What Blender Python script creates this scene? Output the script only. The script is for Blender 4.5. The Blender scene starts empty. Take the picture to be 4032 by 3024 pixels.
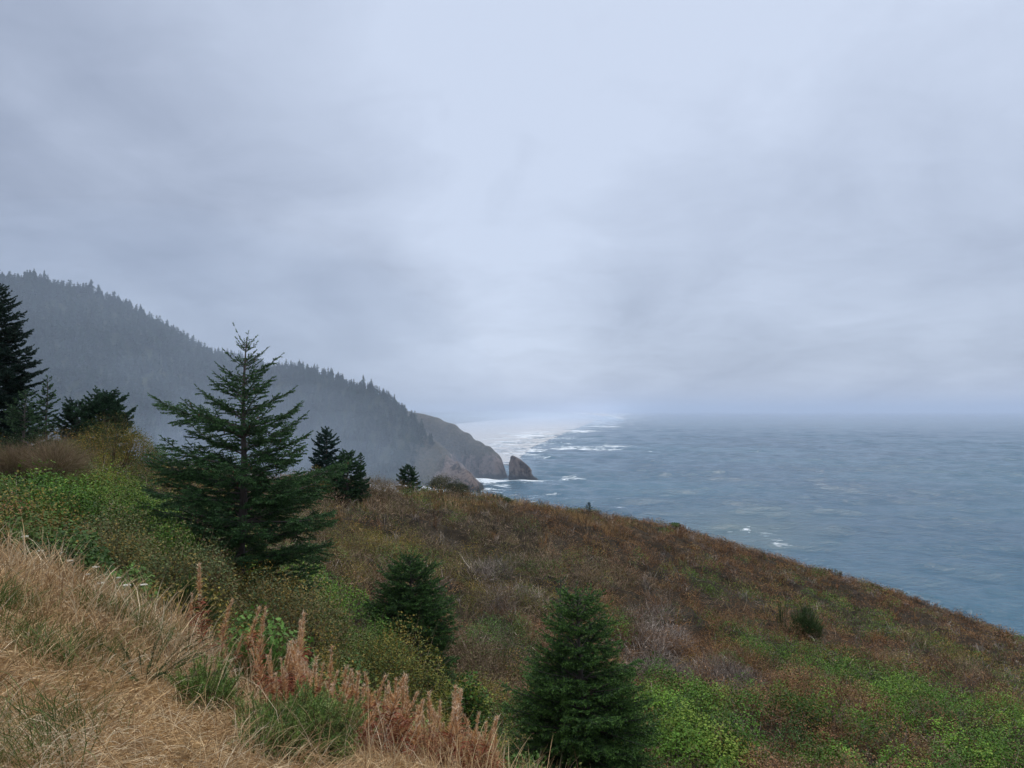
import bpy, math, random
import numpy as np
from mathutils import Vector

# ------------------------------------------------------------------ camera
SC = bpy.context.scene
COL = SC.collection
PI = math.pi
F = 710.0                      # focal length in pixels of a 1024 px wide frame
HOR = 411.0                    # row of the horizon
CAMZ = 75.0                    # eye height above the sea
PITCH = math.atan((HOR - 384) / F)
cam_d = bpy.data.cameras.new("camera")
cam = bpy.data.objects.new("camera", cam_d)
COL.objects.link(cam)
cam_d.sensor_fit = 'HORIZONTAL'
cam_d.sensor_width = 36.0
cam_d.lens = 36.0 * F / 1024.0
cam_d.clip_start = 0.1
cam_d.clip_end = 200000
cam.location = (0, 0, CAMZ)
cam.rotation_euler = (PI / 2 + PITCH, 0, 0)
SC.camera = cam

# ------------------------------------------------------------------ sky, sun, exposure
SUN_EL, SUN_AZ = math.radians(58), math.radians(25)
world = bpy.data.worlds.new("World")
SC.world = world
world.use_nodes = True


def px_dir(px, py):
    u, v = px - 512.0, 384.0 - py
    d = np.array([u, F * math.cos(PITCH) - v * math.sin(PITCH), F * math.sin(PITCH) + v * math.cos(PITCH)])
    return d / np.linalg.norm(d)


class NT:
    """small helper for writing node trees"""
    def __init__(self, tree):
        self.t = tree
        self.n = tree.nodes
        self.l = tree.links

    def node(self, kind, **kw):
        nd = self.n.new(kind)
        for k, v in kw.items():
            setattr(nd, k, v)
        return nd

    def put(self, sock, val):
        if isinstance(val, bpy.types.NodeSocket):
            self.l.new(val, sock)
        else:
            sock.default_value = val

    def math(self, op, a, b=None, c=None, clamp=False):
        nd = self.node('ShaderNodeMath', operation=op, use_clamp=clamp)
        self.put(nd.inputs[0], a)
        if b is not None: self.put(nd.inputs[1], b)
        if c is not None: self.put(nd.inputs[2], c)
        return nd.outputs[0]

    def vmath(self, op, a, b=None, out=0):
        nd = self.node('ShaderNodeVectorMath', operation=op)
        self.put(nd.inputs[0], a)
        if b is not None: self.put(nd.inputs[1], b)
        return nd.outputs[out]

    def smooth(self, x, a, b, lo=0.0, hi=1.0):
        nd = self.node('ShaderNodeMapRange', interpolation_type='SMOOTHSTEP')
        for s, v in zip(nd.inputs[:5], (x, a, b, lo, hi)): self.put(s, v)
        return nd.outputs[0]

    def noise(self, vec, scale, detail=4, rough=0.5, dist=0.0):
        nd = self.node('ShaderNodeTexNoise')
        self.put(nd.inputs['Vector'], vec)
        self.put(nd.inputs['Scale'], scale)
        self.put(nd.inputs['Detail'], detail)
        self.put(nd.inputs['Roughness'], rough)
        self.put(nd.inputs['Distortion'], dist)
        return nd.outputs[0]

    def mix(self, f, a, b, blend='MIX'):
        nd = self.node('ShaderNodeMix', data_type='RGBA', blend_type=blend)
        self.put(nd.inputs[0], f)
        self.put(nd.inputs[6], a)
        self.put(nd.inputs[7], b)
        return nd.outputs[2]

    def sep(self, v):
        nd = self.node('ShaderNodeSeparateXYZ')
        self.put(nd.inputs[0], v)
        return nd.outputs

    def comb(self, x, y, z):
        nd = self.node('ShaderNodeCombineXYZ')
        for s, v in zip(nd.inputs, (x, y, z)): self.put(s, v)
        return nd.outputs[0]


def build_sky():
    world.node_tree.nodes.clear()
    w = NT(world.node_tree)
    out = w.node('ShaderNodeOutputWorld')
    bg = w.node('ShaderNodeBackground')
    bg.inputs['Strength'].default_value = 0.1
    w.l.new(bg.outputs[0], out.inputs[0])
    sky = w.node('ShaderNodeTexSky', sky_type='NISHITA')
    sky.sun_disc = False
    sky.sun_elevation = SUN_EL
    sky.sun_rotation = SUN_AZ
    tc = w.node('ShaderNodeTexCoord')
    d = w.vmath('NORMALIZE', tc.outputs['Generated'])
    x, y, z = w.sep(d)
    zc = w.math('ADD', w.math('MAXIMUM', z, 0.0), 0.22)
    plane = w.comb(w.math('DIVIDE', x, zc), w.math('DIVIDE', y, zc), 0.0)
    n1 = w.noise(plane, 0.8, 5, 0.5, 0.5)
    n2 = w.noise(w.vmath('MULTIPLY', w.vmath('ADD', plane, (7.3, 2.1, 0)), (1.25, 0.85, 1)), 1.6, 7, 0.55, 0.5)
    t = w.math('MULTIPLY_ADD', w.math('SUBTRACT', n1, 0.5), 0.20, 0.49)
    t = w.math('MULTIPLY_ADD', w.math('SUBTRACT', n2, 0.5), 0.72, t)
    n3 = w.noise(w.vmath('MULTIPLY', w.vmath('ADD', plane, (1.3, 9.1, 0)), (1.0, 1.3, 1)), 4.2, 6, 0.55, 0.6)
    t = w.math('MULTIPLY_ADD', w.math('SUBTRACT', n3, 0.5), 0.26, t)
    # broad thick and thin places of the cloud deck (direction, size, how much brighter)
    for px, py, lo, amp in CLOUDS:
        dv = px_dir(px, py)
        c = w.vmath('DOT_PRODUCT', d, tuple(dv), out=1)
        c = w.math('MULTIPLY_ADD', w.math('SUBTRACT', n1, 0.5), 0.035, c)
        s = w.smooth(c, math.cos(math.radians(lo)), 1.0)
        t = w.math('MULTIPLY_ADD', s, amp, t)
    t = w.math('MINIMUM', w.math('MAXIMUM', t, 0.0), 1.3)
    cloud = w.mix(w.math('MINIMUM', t, 1.0), (2.2, 2.65, 3.75, 1), (6.5, 7.35, 9.0, 1))
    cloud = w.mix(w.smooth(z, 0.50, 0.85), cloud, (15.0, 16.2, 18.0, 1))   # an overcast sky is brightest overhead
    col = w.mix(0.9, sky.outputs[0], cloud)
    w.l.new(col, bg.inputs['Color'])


CLOUDS = [
    (680, -220, 70, 0.42), (90, 230, 28, -0.26), (250, 275, 13, -0.10), (440, 200, 22, 0.10),
    (370, 338, 9, -0.16), (540, 325, 9, 0.08), (930, 370, 32, -0.18), (680, 400, 16, -0.08), (-30, 20, 16, -0.08), (840, 60, 22, 0.08),
]
build_sky()

sun_d = bpy.data.lights.new("sun", 'SUN')
sun_d.energy = 1.5
sun_d.angle = math.radians(14)
sun_d.color = (1.0, 0.94, 0.86)
sun = bpy.data.objects.new("sun", sun_d)
COL.objects.link(sun)
sdir = Vector((math.sin(SUN_AZ) * math.cos(SUN_EL), math.cos(SUN_AZ) * math.cos(SUN_EL), math.sin(SUN_EL)))
sun.rotation_euler = sdir.to_track_quat('Z', 'Y').to_euler()
sun.location = (0, 0, 400)

SC.view_settings.view_transform = 'Standard'
SC.view_settings.look = 'None'
SC.view_settings.gamma = 1.0
SC.view_settings.exposure = 0.0
SC.view_settings.use_curve_mapping = False
SC.cycles.max_bounces = 6
SC.cycles.diffuse_bounces = 2
SC.cycles.glossy_bounces = 2
SC.cycles.transmission_bounces = 3
SC.cycles.volume_bounces = 1
SC.cycles.use_denoising = True

# ------------------------------------------------------------------ helpers
rng = np.random.default_rng(11)


def P(px, py, Y):
    """the place seen at a pixel of the photograph, Y metres ahead"""
    d = px_dir(px, py)
    return d * (Y / d[1]) + np.array([0, 0, CAMZ])


def proj(p):
    """place -> bearing column and row as seen from the viewpoint (for reading the plan only)"""
    p = np.asarray(p, float)
    x, y, z = p[..., 0], p[..., 1], p[..., 2] - CAMZ
    fw = y * math.cos(PITCH) + z * math.sin(PITCH)
    up = -y * math.sin(PITCH) + z * math.cos(PITCH)
    fw = np.where(fw < 0.01, 0.01, fw)
    return 512 + F * x / fw, 384 - F * up / fw


_tab = np.random.default_rng(5).random((257, 257))
_tab[256] = _tab[0]; _tab[:, 256] = _tab[:, 0]


def vnoise(x, y):
    x = np.asarray(x, float); y = np.asarray(y, float)
    xi = np.floor(x).astype(int); yi = np.floor(y).astype(int)
    fx = x - xi; fy = y - yi
    fx = fx * fx * (3 - 2 * fx); fy = fy * fy * (3 - 2 * fy)
    a = xi & 255; b = yi & 255
    return (_tab[a, b] * (1 - fx) + _tab[a + 1, b] * fx) * (1 - fy) + (_tab[a, b + 1] * (1 - fx) + _tab[a + 1, b + 1] * fx) * fy


def fbm(x, y, oct=4, seed=0.0):
    s = 0.0; a = 0.5; tot = 0
    for k in range(oct):
        s = s + a * vnoise(x * 2 ** k + seed * 17.3 + k * 5.1, y * 2 ** k + seed * 9.7 + k * 3.3)
        tot += a; a *= 0.5
    return s / tot


def unit(v):
    return v / np.maximum(np.linalg.norm(v, axis=-1, keepdims=True), 1e-9)


def cross(a, b):
    return np.cross(a, b)


def rand_dir(n, r=None):
    r = r or rng
    v = r.normal(size=(n, 3))
    return unit(v)


class Geo:
    """collects faces, then links them as ONE mesh object"""
    def __init__(self):
        self.v, self.c, self.f, self.k, self.m = [], [], [], [], []
        self.nv = 0

    def add(self, V, Fc, C, mi=0):
        V = np.asarray(V, np.float32).reshape(-1, 3)
        Fc = np.asarray(Fc, np.int64)
        if len(V) == 0: return
        C = np.asarray(C, np.float32)
        if C.ndim == 1: C = np.broadcast_to(C, (len(V), 3))
        self.v.append(V); self.c.append(C)
        self.f.append((Fc + self.nv).reshape(-1))
        self.k.append(np.full(len(Fc), Fc.shape[1]))
        self.m.append(np.full(len(Fc), mi))
        self.nv += len(V)

    def tris(self, A, B, C, col, mi=0):
        n = len(A)
        V = np.stack([A, B, C], 1).reshape(-1, 3)
        self.add(V, np.arange(3 * n).reshape(n, 3), np.repeat(col, 3, 0) if np.ndim(col) == 2 else col, mi)

    def quads(self, A, B, C, D, col, mi=0):
        n = len(A)
        V = np.stack([A, B, C, D], 1).reshape(-1, 3)
        self.add(V, np.arange(4 * n).reshape(n, 4), np.repeat(col, 4, 0) if np.ndim(col) == 2 else col, mi)

    def leaves(self, p, t, nrm, L, W, col, mi=0):
        """diamond leaves: base p, direction t, facing nrm"""
        b = unit(cross(nrm, t))
        L = np.asarray(L)[:, None] if np.ndim(L) else L
        W = np.asarray(W)[:, None] if np.ndim(W) else W
        mid = p + t * L * 0.45
        self.quads(p, mid + b * W * .5, p + t * L, mid - b * W * .5, col, mi)

    def needles(self, p, t, L, W, col, mi=0, r=None):
        """thin tapering blades"""
        b = unit(cross(t, rand_dir(len(p), r)))
        L = np.asarray(L)[:, None] if np.ndim(L) else L
        W = np.asarray(W)[:, None] if np.ndim(W) else W
        self.tris(p - b * W * .5, p + b * W * .5, p + t * L, col, mi)

    def blades(self, p, t0, t1, L, W, col, mi=0, r=None):
        """curved grass blades in two pieces that bend from t0 to t1"""
        b = unit(cross(t0 + t1 * .3, rand_dir(len(p), r)))
        L = np.asarray(L)[:, None] if np.ndim(L) else L
        W = np.asarray(W)[:, None] if np.ndim(W) else W
        m1 = p + t0 * L * .45
        tm = unit(t0 + t1)
        m2 = m1 + tm * L * .3
        self.quads(p - b * W * .5, p + b * W * .5, m1 + b * W * .42, m1 - b * W * .42, col, mi)
        self.quads(m1 - b * W * .42, m1 + b * W * .42, m2 + b * W * .3, m2 - b * W * .3, col, mi)
        self.tris(m2 - b * W * .3, m2 + b * W * .3, m2 + t1 * L * .25, col, mi)

    def tube(self, pts, rad, sides, col, mi=0):
        pts = np.asarray(pts, float); n = len(pts)
        rad = np.broadcast_to(rad, (n,))
        d = unit(np.gradient(pts, axis=0))
        ref = np.array([1.0, 0, 0]) if abs(d[0, 0]) < 0.8 else np.array([0, 1.0, 0])
        u = unit(np.cross(d, ref)); v = np.cross(d, u)
        a = np.arange(sides) / sides * 2 * PI
        V = pts[:, None] + rad[:, None, None] * (np.cos(a)[None, :, None] * u[:, None] + np.sin(a)[None, :, None] * v[:, None])
        i = np.arange(n - 1)[:, None] * sides
        j = np.arange(sides)[None]; j2 = (j + 1) % sides
        Fc = np.stack([i + j, i + j2, i + sides + j2, i + sides + j], -1).reshape(-1, 4)
        self.add(V, Fc, col, mi)

    def build(self, name, mats, parent=None, smooth=False):
        me = bpy.data.meshes.new(name)
        V = np.concatenate(self.v); C = np.concatenate(self.c)
        f = np.concatenate(self.f); k = np.concatenate(self.k); m = np.concatenate(self.m)
        me.vertices.add(len(V)); me.vertices.foreach_set('co', V.ravel())
        me.loops.add(len(f)); me.loops.foreach_set('vertex_index', f.astype(np.int32))
        me.polygons.add(len(k))
        me.polygons.foreach_set('loop_start', np.concatenate([[0], np.cumsum(k)[:-1]]).astype(np.int32))
        me.polygons.foreach_set('loop_total', k.astype(np.int32))
        me.polygons.foreach_set('material_index', m.astype(np.int32))
        me.polygons.foreach_set('use_smooth', np.full(len(k), smooth))
        at = me.attributes.new('tint', 'FLOAT_COLOR', 'POINT')
        at.data.foreach_set('color', np.concatenate([C, np.ones((len(C), 1), np.float32)], 1).astype(np.float32).ravel())
        for mt in (mats if isinstance(mats, (list, tuple)) else [mats]): me.materials.append(mt)
        self.v, self.c, self.f, self.k, self.m = [], [], [], [], []      # free the working copies
        del V, C, f, k, m
        me.update(calc_edges=True)
        o = bpy.data.objects.new(name, me)
        COL.objects.link(o)
        if parent: o.parent = parent
        return o


def tag(o, label=None, cat=None, group=None, kind=None):
    if label: o['label'] = label
    if cat: o['category'] = cat
    if group: o['group'] = group
    if kind: o['kind'] = kind
    return o


def thing(name, loc, label, cat, group=None, rz=0.0):
    o = bpy.data.objects.new(name, None)
    o.empty_display_size = 0.2
    COL.objects.link(o)
    o.location = loc
    o.rotation_euler = (0, 0, rz)
    return tag(o, label, cat, group)


def copy_tree(o, loc, rz, sc, label=None, group=None):
    c = o.copy(); COL.objects.link(c)
    c.location = loc; c.rotation_euler = (0, 0, rz); c.scale = sc
    if label: c['label'] = label
    if group: c['group'] = group
    for ch in list(o.children):
        d = ch.copy(); COL.objects.link(d); d.parent = c
    return c


# ------------------------------------------------------------------ materials
def mat(name):
    m = bpy.data.materials.new(name)
    m.use_nodes = True
    w = NT(m.node_tree)
    b = m.node_tree.nodes['Principled BSDF']
    o = m.node_tree.nodes['Material Output']
    return m, w, b, o


def leaf_mat(name, rough=0.55, spec=0.2, trans=0.2, vary=0.35):
    m, w, b, o = mat(name)
    at = w.node('ShaderNodeAttribute', attribute_name='tint')
    geo = w.node('ShaderNodeNewGeometry')
    v = w.math('MULTIPLY_ADD', geo.outputs['Random Per Island'], vary, 1 - vary / 2)
    colr = w.vmath('SCALE', at.outputs['Color'])
    w.l.new(v, colr.node.inputs['Scale'])
    w.l.new(colr, b.inputs['Base Color'])
    b.inputs['Roughness'].default_value = rough
    b.inputs['Specular IOR Level'].default_value = spec
    if trans > 0:
        tr = w.node('ShaderNodeBsdfTranslucent')
        w.l.new(colr, tr.inputs['Color'])
        mx = w.node('ShaderNodeMixShader')
        mx.inputs[0].default_value = trans
        w.l.new(b.outputs[0], mx.inputs[1]); w.l.new(tr.outputs[0], mx.inputs[2])
        w.l.new(mx.outputs[0], o.inputs['Surface'])
    return m


M_NEEDLE = leaf_mat('needles', 0.55, 0.2, 0.06)
M_LEAF = leaf_mat('leaves', 0.6, 0.12, 0.15)
M_DRY = leaf_mat('dry_stems', 0.8, 0.12, 0.08, 0.5)
M_FAR = leaf_mat('far_needles', 0.8, 0.1, 0.0, 0.2)


def bark_mat():
    m, w, b, o = mat('bark')
    tc = w.node('ShaderNodeTexCoord')
    mp = w.vmath('MULTIPLY', tc.outputs['Object'], (14, 14, 3))
    n = w.noise(mp, 2.0, 5, 0.65)
    w.l.new(w.mix(n, (0.035, 0.028, 0.022, 1), (0.17, 0.14, 0.12, 1)), b.inputs['Base Color'])
    b.inputs['Roughness'].default_value = 0.9
    bp = w.node('ShaderNodeBump'); bp.inputs['Strength'].default_value = 0.6; bp.inputs['Distance'].default_value = 0.02
    w.l.new(n, bp.inputs['Height']); w.l.new(bp.outputs[0], b.inputs['Normal'])
    return m


M_BARK = bark_mat()


def ground_mat():
    m, w, b, o = mat('hillside_soil')
    at = w.node('ShaderNodeAttribute', attribute_name='tint')
    tc = w.node('ShaderNodeTexCoord')
    n = w.noise(tc.outputs['Object'], 0.9, 8, 0.65)
    n2 = w.noise(tc.outputs['Object'], 22.0, 4, 0.6)
    c = w.mix(w.smooth(n, 0.3, 0.7), (0.5, 0.5, 0.5, 1), (1.35, 1.3, 1.2, 1))
    c = w.mix(1.0, c, at.outputs['Color'], 'MULTIPLY')
    c2 = w.mix(w.smooth(n2, 0.3, 0.7), (0.6, 0.6, 0.6, 1), (1.4, 1.35, 1.25, 1))
    w.l.new(w.mix(1.0, c, c2, 'MULTIPLY'), b.inputs['Base Color'])
    b.inputs['Roughness'].default_value = 0.95
    b.inputs['Specular IOR Level'].default_value = 0.1
    bp = w.node('ShaderNodeBump'); bp.inputs['Strength'].default_value = 0.8; bp.inputs['Distance'].default_value = 0.05
    w.l.new(n2, bp.inputs['Height']); w.l.new(bp.outputs[0], b.inputs['Normal'])
    return m


def hill_mat():
    m, w, b, o = mat('forest_floor_and_cliff')
    tc = w.node('ShaderNodeTexCoord')
    at = w.node('ShaderNodeAttribute', attribute_name='tint')   # r: bare rock share, g: dry grass share
    r, g, bb = w.sep(at.outputs['Color'])
    v = tc.outputs['Object']
    n = w.noise(v, 0.02, 7, 0.65)
    n2 = w.noise(w.vmath('MULTIPLY', v, (1, 1, 0.35)), 0.12, 7, 0.7, 0.6)
    n3 = w.noise(v, 0.35, 6, 0.7)
    veg = w.mix(w.smooth(n, 0.35, 0.65), (0.022, 0.035, 0.018, 1), (0.055, 0.062, 0.030, 1))
    dry = w.mix(w.smooth(n3, 0.35, 0.65), (0.045, 0.045, 0.028, 1), (0.105, 0.085, 0.055, 1))
    rock = w.mix(w.smooth(n2, 0.41, 0.57), (0.035, 0.028, 0.025, 1), (0.19, 0.140, 0.115, 1))
    rock = w.mix(w.smooth(n3, 0.60, 0.76), rock, (0.33, 0.28, 0.25, 1))
    rk = w.smooth(w.math('MULTIPLY_ADD', w.math('SUBTRACT', n2, 0.5), 1.3, r), 0.38, 0.62)
    gk = w.smooth(w.math('MULTIPLY_ADD', w.math('SUBTRACT', n3, 0.5), 0.9, g), 0.35, 0.65)
    c = w.mix(gk, veg, dry)
    c = w.mix(rk, c, rock)
    wet = w.smooth(w.math('MULTIPLY_ADD', w.math('SUBTRACT', n3, .5), 5.0, w.sep(v)[2]), 2.0, 6.0)
    c = w.mix(wet, (0.03, 0.03, 0.03, 1), c)
    w.l.new(c, b.inputs['Base Color'])
    b.inputs['Roughness'].default_value = 0.9
    b.inputs['Specular IOR Level'].default_value = 0.15
    bp = w.node('ShaderNodeBump'); bp.inputs['Strength'].default_value = 0.9; bp.inputs['Distance'].default_value = 2.5
    w.l.new(w.math('ADD', n2, n3), bp.inputs['Height']); w.l.new(bp.outputs[0], b.inputs['Normal'])
    return m


def sea_mat():
    m, w, b, o = mat('sea_water')
    tc = w.node('ShaderNodeTexCoord')
    v = tc.outputs['Object']
    at = w.node('ShaderNodeAttribute', attribute_name='tint')   # r: surf foam, g: shallow
    r, g, bb = w.sep(at.outputs['Color'])
    big = w.noise(w.vmath('MULTIPLY', v, (0.6, 1, 1)), 0.004, 4, 0.5)
    lace = w.noise(w.vmath('MULTIPLY', v, (0.5, 1, 1)), 0.11, 8, 0.72, 1.2)
    lace2 = w.noise(w.vmath('MULTIPLY', v, (0.35, 1, 1)), 0.02, 6, 0.65, 0.8)
    fo = w.math('MULTIPLY_ADD', w.math('SUBTRACT', lace, 0.5), 2.3, w.math('MULTIPLY', r, 0.66))
    fo = w.math('MULTIPLY_ADD', w.math('SUBTRACT', lace2, 0.5), 1.7, fo)
    lace3 = w.noise(w.vmath('MULTIPLY', v, (0.7, 1, 1)), 0.006, 4, 0.6, 0.5)
    fo = w.math('MULTIPLY_ADD', w.math('SUBTRACT', lace3, 0.5), 1.2, fo)
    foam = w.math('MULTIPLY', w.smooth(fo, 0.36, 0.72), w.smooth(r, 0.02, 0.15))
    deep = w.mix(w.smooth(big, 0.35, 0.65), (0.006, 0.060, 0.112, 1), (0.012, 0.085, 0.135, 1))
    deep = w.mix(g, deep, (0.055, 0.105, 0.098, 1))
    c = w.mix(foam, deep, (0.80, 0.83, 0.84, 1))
    w.l.new(c, b.inputs['Base Color'])
    w.l.new(w.math('MULTIPLY_ADD', foam, 0.6, 0.16), b.inputs['Roughness'])
    b.inputs['IOR'].default_value = 1.33
    rip = w.noise(w.vmath('MULTIPLY', v, (0.55, 1, 1)), 0.32, 6, 0.62, 0.3)
    bp = w.node('ShaderNodeBump'); bp.inputs['Strength'].default_value = 0.8; bp.inputs['Distance'].default_value = 1.4
    w.l.new(rip, bp.inputs['Height']); w.l.new(bp.outputs[0], b.inputs['Normal'])
    return m


def sand_mat():
    m, w, b, o = mat('wet_sand')
    tc = w.node('ShaderNodeTexCoord')
    n = w.noise(tc.outputs['Object'], 0.02, 6, 0.6)
    w.l.new(w.mix(n, (0.36, 0.34, 0.32, 1), (0.52, 0.50, 0.48, 1)), b.inputs['Base Color'])
    b.inputs['Roughness'].default_value = 0.5
    return m


# ------------------------------------------------------------------ the near hillside
BR = 0.35     # the brush stands about this high over the soil
pts = []


def cp(px, py, Y, down=0.0):
    p = P(px, py, Y); pts.append((p[0], p[1], p[2] - down))


# grass bank under the viewpoint
for a in [(0, 768, 3.4), (-300, 768, 3.4), (250, 768, 4.2), (480, 768, 5.2), (0, 640, 5.0), (150, 690, 5.2), (0, 548, 8.6),
          (-220, 525, 9.0), (100, 580, 8.2), (200, 637, 7.6), (300, 700, 7.1), (400, 748, 6.8), (500, 792, 6.6)]:
    cp(*a, down=0.12)
for a in [(0, 0, -1.75), (-4, 0, -1.6), (3, 0, -2.5), (3, -5, -2.3), (-10, -6, -1.4), (0, -10, -1.7), (10, 0, -5.5), (20, 0, -10),
          (40, 0, -18), (80, 0, -34), (60, -30, -28), (130, 0, -60), (200, 20, -80), (-40, -20, -0.6), (-90, 10, 2), (5.5, 3, -4.2)]:
    pts.append((a[0], a[1], a[2] + CAMZ))
# below the bank
for a in [(200, 640, 11.5), (350, 735, 11.5), (480, 790, 11.5), (0, 545, 13), (100, 590, 12.5), (262, 610, 16), (432, 705, 20), (590, 815, 14),
          (0, 505, 20), (100, 525, 22), (200, 530, 28)]:
    cp(*a, down=0.3)
for a in [(512, 768, 17), (680, 768, 18), (850, 768, 20), (1024, 768, 22), (1250, 768, 26), (500, 620, 32), (700, 650, 34), (850, 670, 36),
          (1024, 700, 40), (350, 560, 32), (450, 545, 42), (600, 560, 52), (750, 590, 56), (900, 630, 58), (330, 500, 45),
          (0, 445, 34), (60, 452, 36), (140, 465, 38), (250, 482, 44), (-150, 440, 34), (-350, 430, 30)]:
    cp(*a, down=BR)
SIL = [(330, 478, 50), (400, 492, 62), (430, 498, 68), (500, 507, 76), (588, 518, 86), (680, 535, 88), (787, 565, 86), (880, 589, 82),
       (960, 615, 76), (1024, 641, 72), (1150, 695, 66), (1300, 760, 60)]
for px, py, Y in SIL:
    cp(px, py, Y, down=BR)
    q = P(px, py, Y)
    dr = np.array([q[0], q[1], 0]); dr /= np.linalg.norm(dr)
    dr2 = dr + np.array([0.35, 0, 0]) * (px - 330) / 700
    for k, dz in ((14, -7), (40, -27), (90, -62)):
        e = q + dr2 * k; pts.append((e[0], e[1], max(e[2] + dz, -3)))
for px, Y, z in ((-200, 55, -3), (-200, 110, -40), (0, 56, -6), (0, 110, -48), (140, 60, -9), (140, 110, -50), (250, 62, -12), (250, 110, -52)):
    q = P(px, HOR, Y); pts.append((q[0], q[1], CAMZ + z))
pts = np.array(pts)


def rbf_fit(p):
    n = len(p)
    r = np.sqrt(((p[:, None, :2] - p[None, :, :2]) ** 2).sum(-1) + 0.6)
    A = np.zeros((n + 3, n + 3)); A[:n, :n] = -r - np.eye(n) * -0.02
    A[:n, n] = 1; A[:n, n + 1:] = p[:, :2]; A[n:, :n] = A[:n, n:].T
    return np.linalg.solve(A, np.concatenate([p[:, 2], np.zeros(3)]))


_w = rbf_fit(pts)


def rbf(x, y):
    s = _w[-3] + _w[-2] * x + _w[-1] * y
    for i in range(len(pts)):
        s = s - _w[i] * np.sqrt((x - pts[i, 0]) ** 2 + (y - pts[i, 1]) ** 2 + 0.6)
    return s


GX = np.concatenate([np.arange(-130, -40, 2.0), np.arange(-40, 70, 0.4), np.arange(70, 260, 2.0)])
GY = np.concatenate([np.arange(-40, -4, 2.0), np.arange(-4, 100, 0.4), np.arange(100, 230, 2.0)])
gx, gy = np.meshgrid(GX, GY, indexing='ij')
gz = rbf(gx, gy)
rr = np.hypot(gx, gy)
amp = np.clip((rr - 8) / 12, 0, 1)
gz += amp * ((fbm(gx * .16, gy * .16, 4) - .5) * 1.0 + (fbm(gx * .7, gy * .7, 3, 2) - .5) * 0.35)
gz += np.clip((rr - 12) / 10, 0, 1) * (.42 - np.abs(2 * fbm(gx * .42, gy * .42, 2, 13) - 1) * 1.5).clip(-.6, .6) * .8     # hummocks of brush with creases between
gz += (1 - amp) * (fbm(gx * .9, gy * .9, 3, 4) - .5) * 0.16
gz = np.maximum(gz, -0.8)


def ground(x, y):
    i = np.clip(np.searchsorted(GX, x) - 1, 0, len(GX) - 2)
    j = np.clip(np.searchsorted(GY, y) - 1, 0, len(GY) - 2)
    fx = np.clip((x - GX[i]) / (GX[i + 1] - GX[i]), 0, 1); fy = np.clip((y - GY[j]) / (GY[j + 1] - GY[j]), 0, 1)
    return (gz[i, j] * (1 - fx) + gz[i + 1, j] * fx) * (1 - fy) + (gz[i, j + 1] * (1 - fx) + gz[i + 1, j + 1] * fx) * fy


def hit(px, py, y0=2.5, y1=140):
    """where the sight line through a pixel meets the hillside"""
    d = px_dir(px, py)
    Y = np.geomspace(y0, y1, 1500)
    q = d[None] * (Y / d[1])[:, None]
    below = (q[:, 2] + CAMZ) < ground(q[:, 0], q[:, 1])
    i = int(np.argmax(below)) if below.any() else len(Y) - 1
    return np.array([q[i, 0], q[i, 1], float(ground(q[i, 0], q[i, 1]))])


CREST = np.array([(-400, 9.2), (-100, 9.0), (0, 8.6), (100, 8.2), (200, 7.6), (300, 7.1), (400, 6.8), (500, 6.6), (620, 6.2)])


def bank(x, y):
    """> 0 on the mown grass bank, < 0 in the brush"""
    col = 512 + F * x / np.maximum(y, 0.3)
    yc = np.interp(col, CREST[:, 0], CREST[:, 1])
    return yc - y + (fbm(x * 1.3, y * 1.3, 3, 6) - .5) * 1.2


_b = np.clip(bank(gx, gy) * 1.2 + 0.3, 0, 1)[..., None]
soil = (1 - _b) * np.array([0.034, 0.027, 0.019]) + _b * np.array([0.25, 0.16, 0.075])
G = Geo()
nx, ny = gx.shape
idx = np.arange(nx * ny).reshape(nx, ny)
Fc = np.stack([idx[:-1, :-1], idx[1:, :-1], idx[1:, 1:], idx[:-1, 1:]], -1).reshape(-1, 4)
G.add(np.stack([gx, gy, gz], -1).reshape(-1, 3), Fc, soil.reshape(-1, 3))
tag(G.build('ground', ground_mat(), smooth=True), kind='structure')

# ------------------------------------------------------------------ far hills and headlands
SEA_K = CAMZ * F


def ridge_field(X, Y, ridge, front, back, power=1.0, seed=1, rough=10):
    """height of a hill from its ridge line (x, y, z) and the slopes on both sides"""
    best = np.full(X.shape, -50.0); bu = np.zeros(X.shape)
    for k in range(len(ridge) - 1):
        a, b = ridge[k], ridge[k + 1]
        ab = b[:2] - a[:2]; L2 = (ab ** 2).sum()
        t = ((X - a[0]) * ab[0] + (Y - a[1]) * ab[1]) / L2
        lo = -0.0; tc_ = np.clip(t, lo, 1)
        cx, cy = a[0] + tc_ * ab[0], a[1] + tc_ * ab[1]
        d = np.hypot(X - cx, Y - cy)
        side = (X - a[0]) * ab[1] - (Y - a[1]) * ab[0]      # > 0 on the viewer's side of a ridge drawn left to right
        s = np.where(side > 0, front, back)
        h = a[2] + tc_ * (b[2] - a[2])
        z = h - s * d ** power * (h if power != 1 else 1)
        best = np.maximum(best, z)
    dd = (fbm(X / 55, Y / 55, 5, seed) - .5)
    return best + dd * rough


def ridge_pts(lst, drop):
    return np.array([P(px, py + drop, Y) for px, py, Y in lst])


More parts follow.
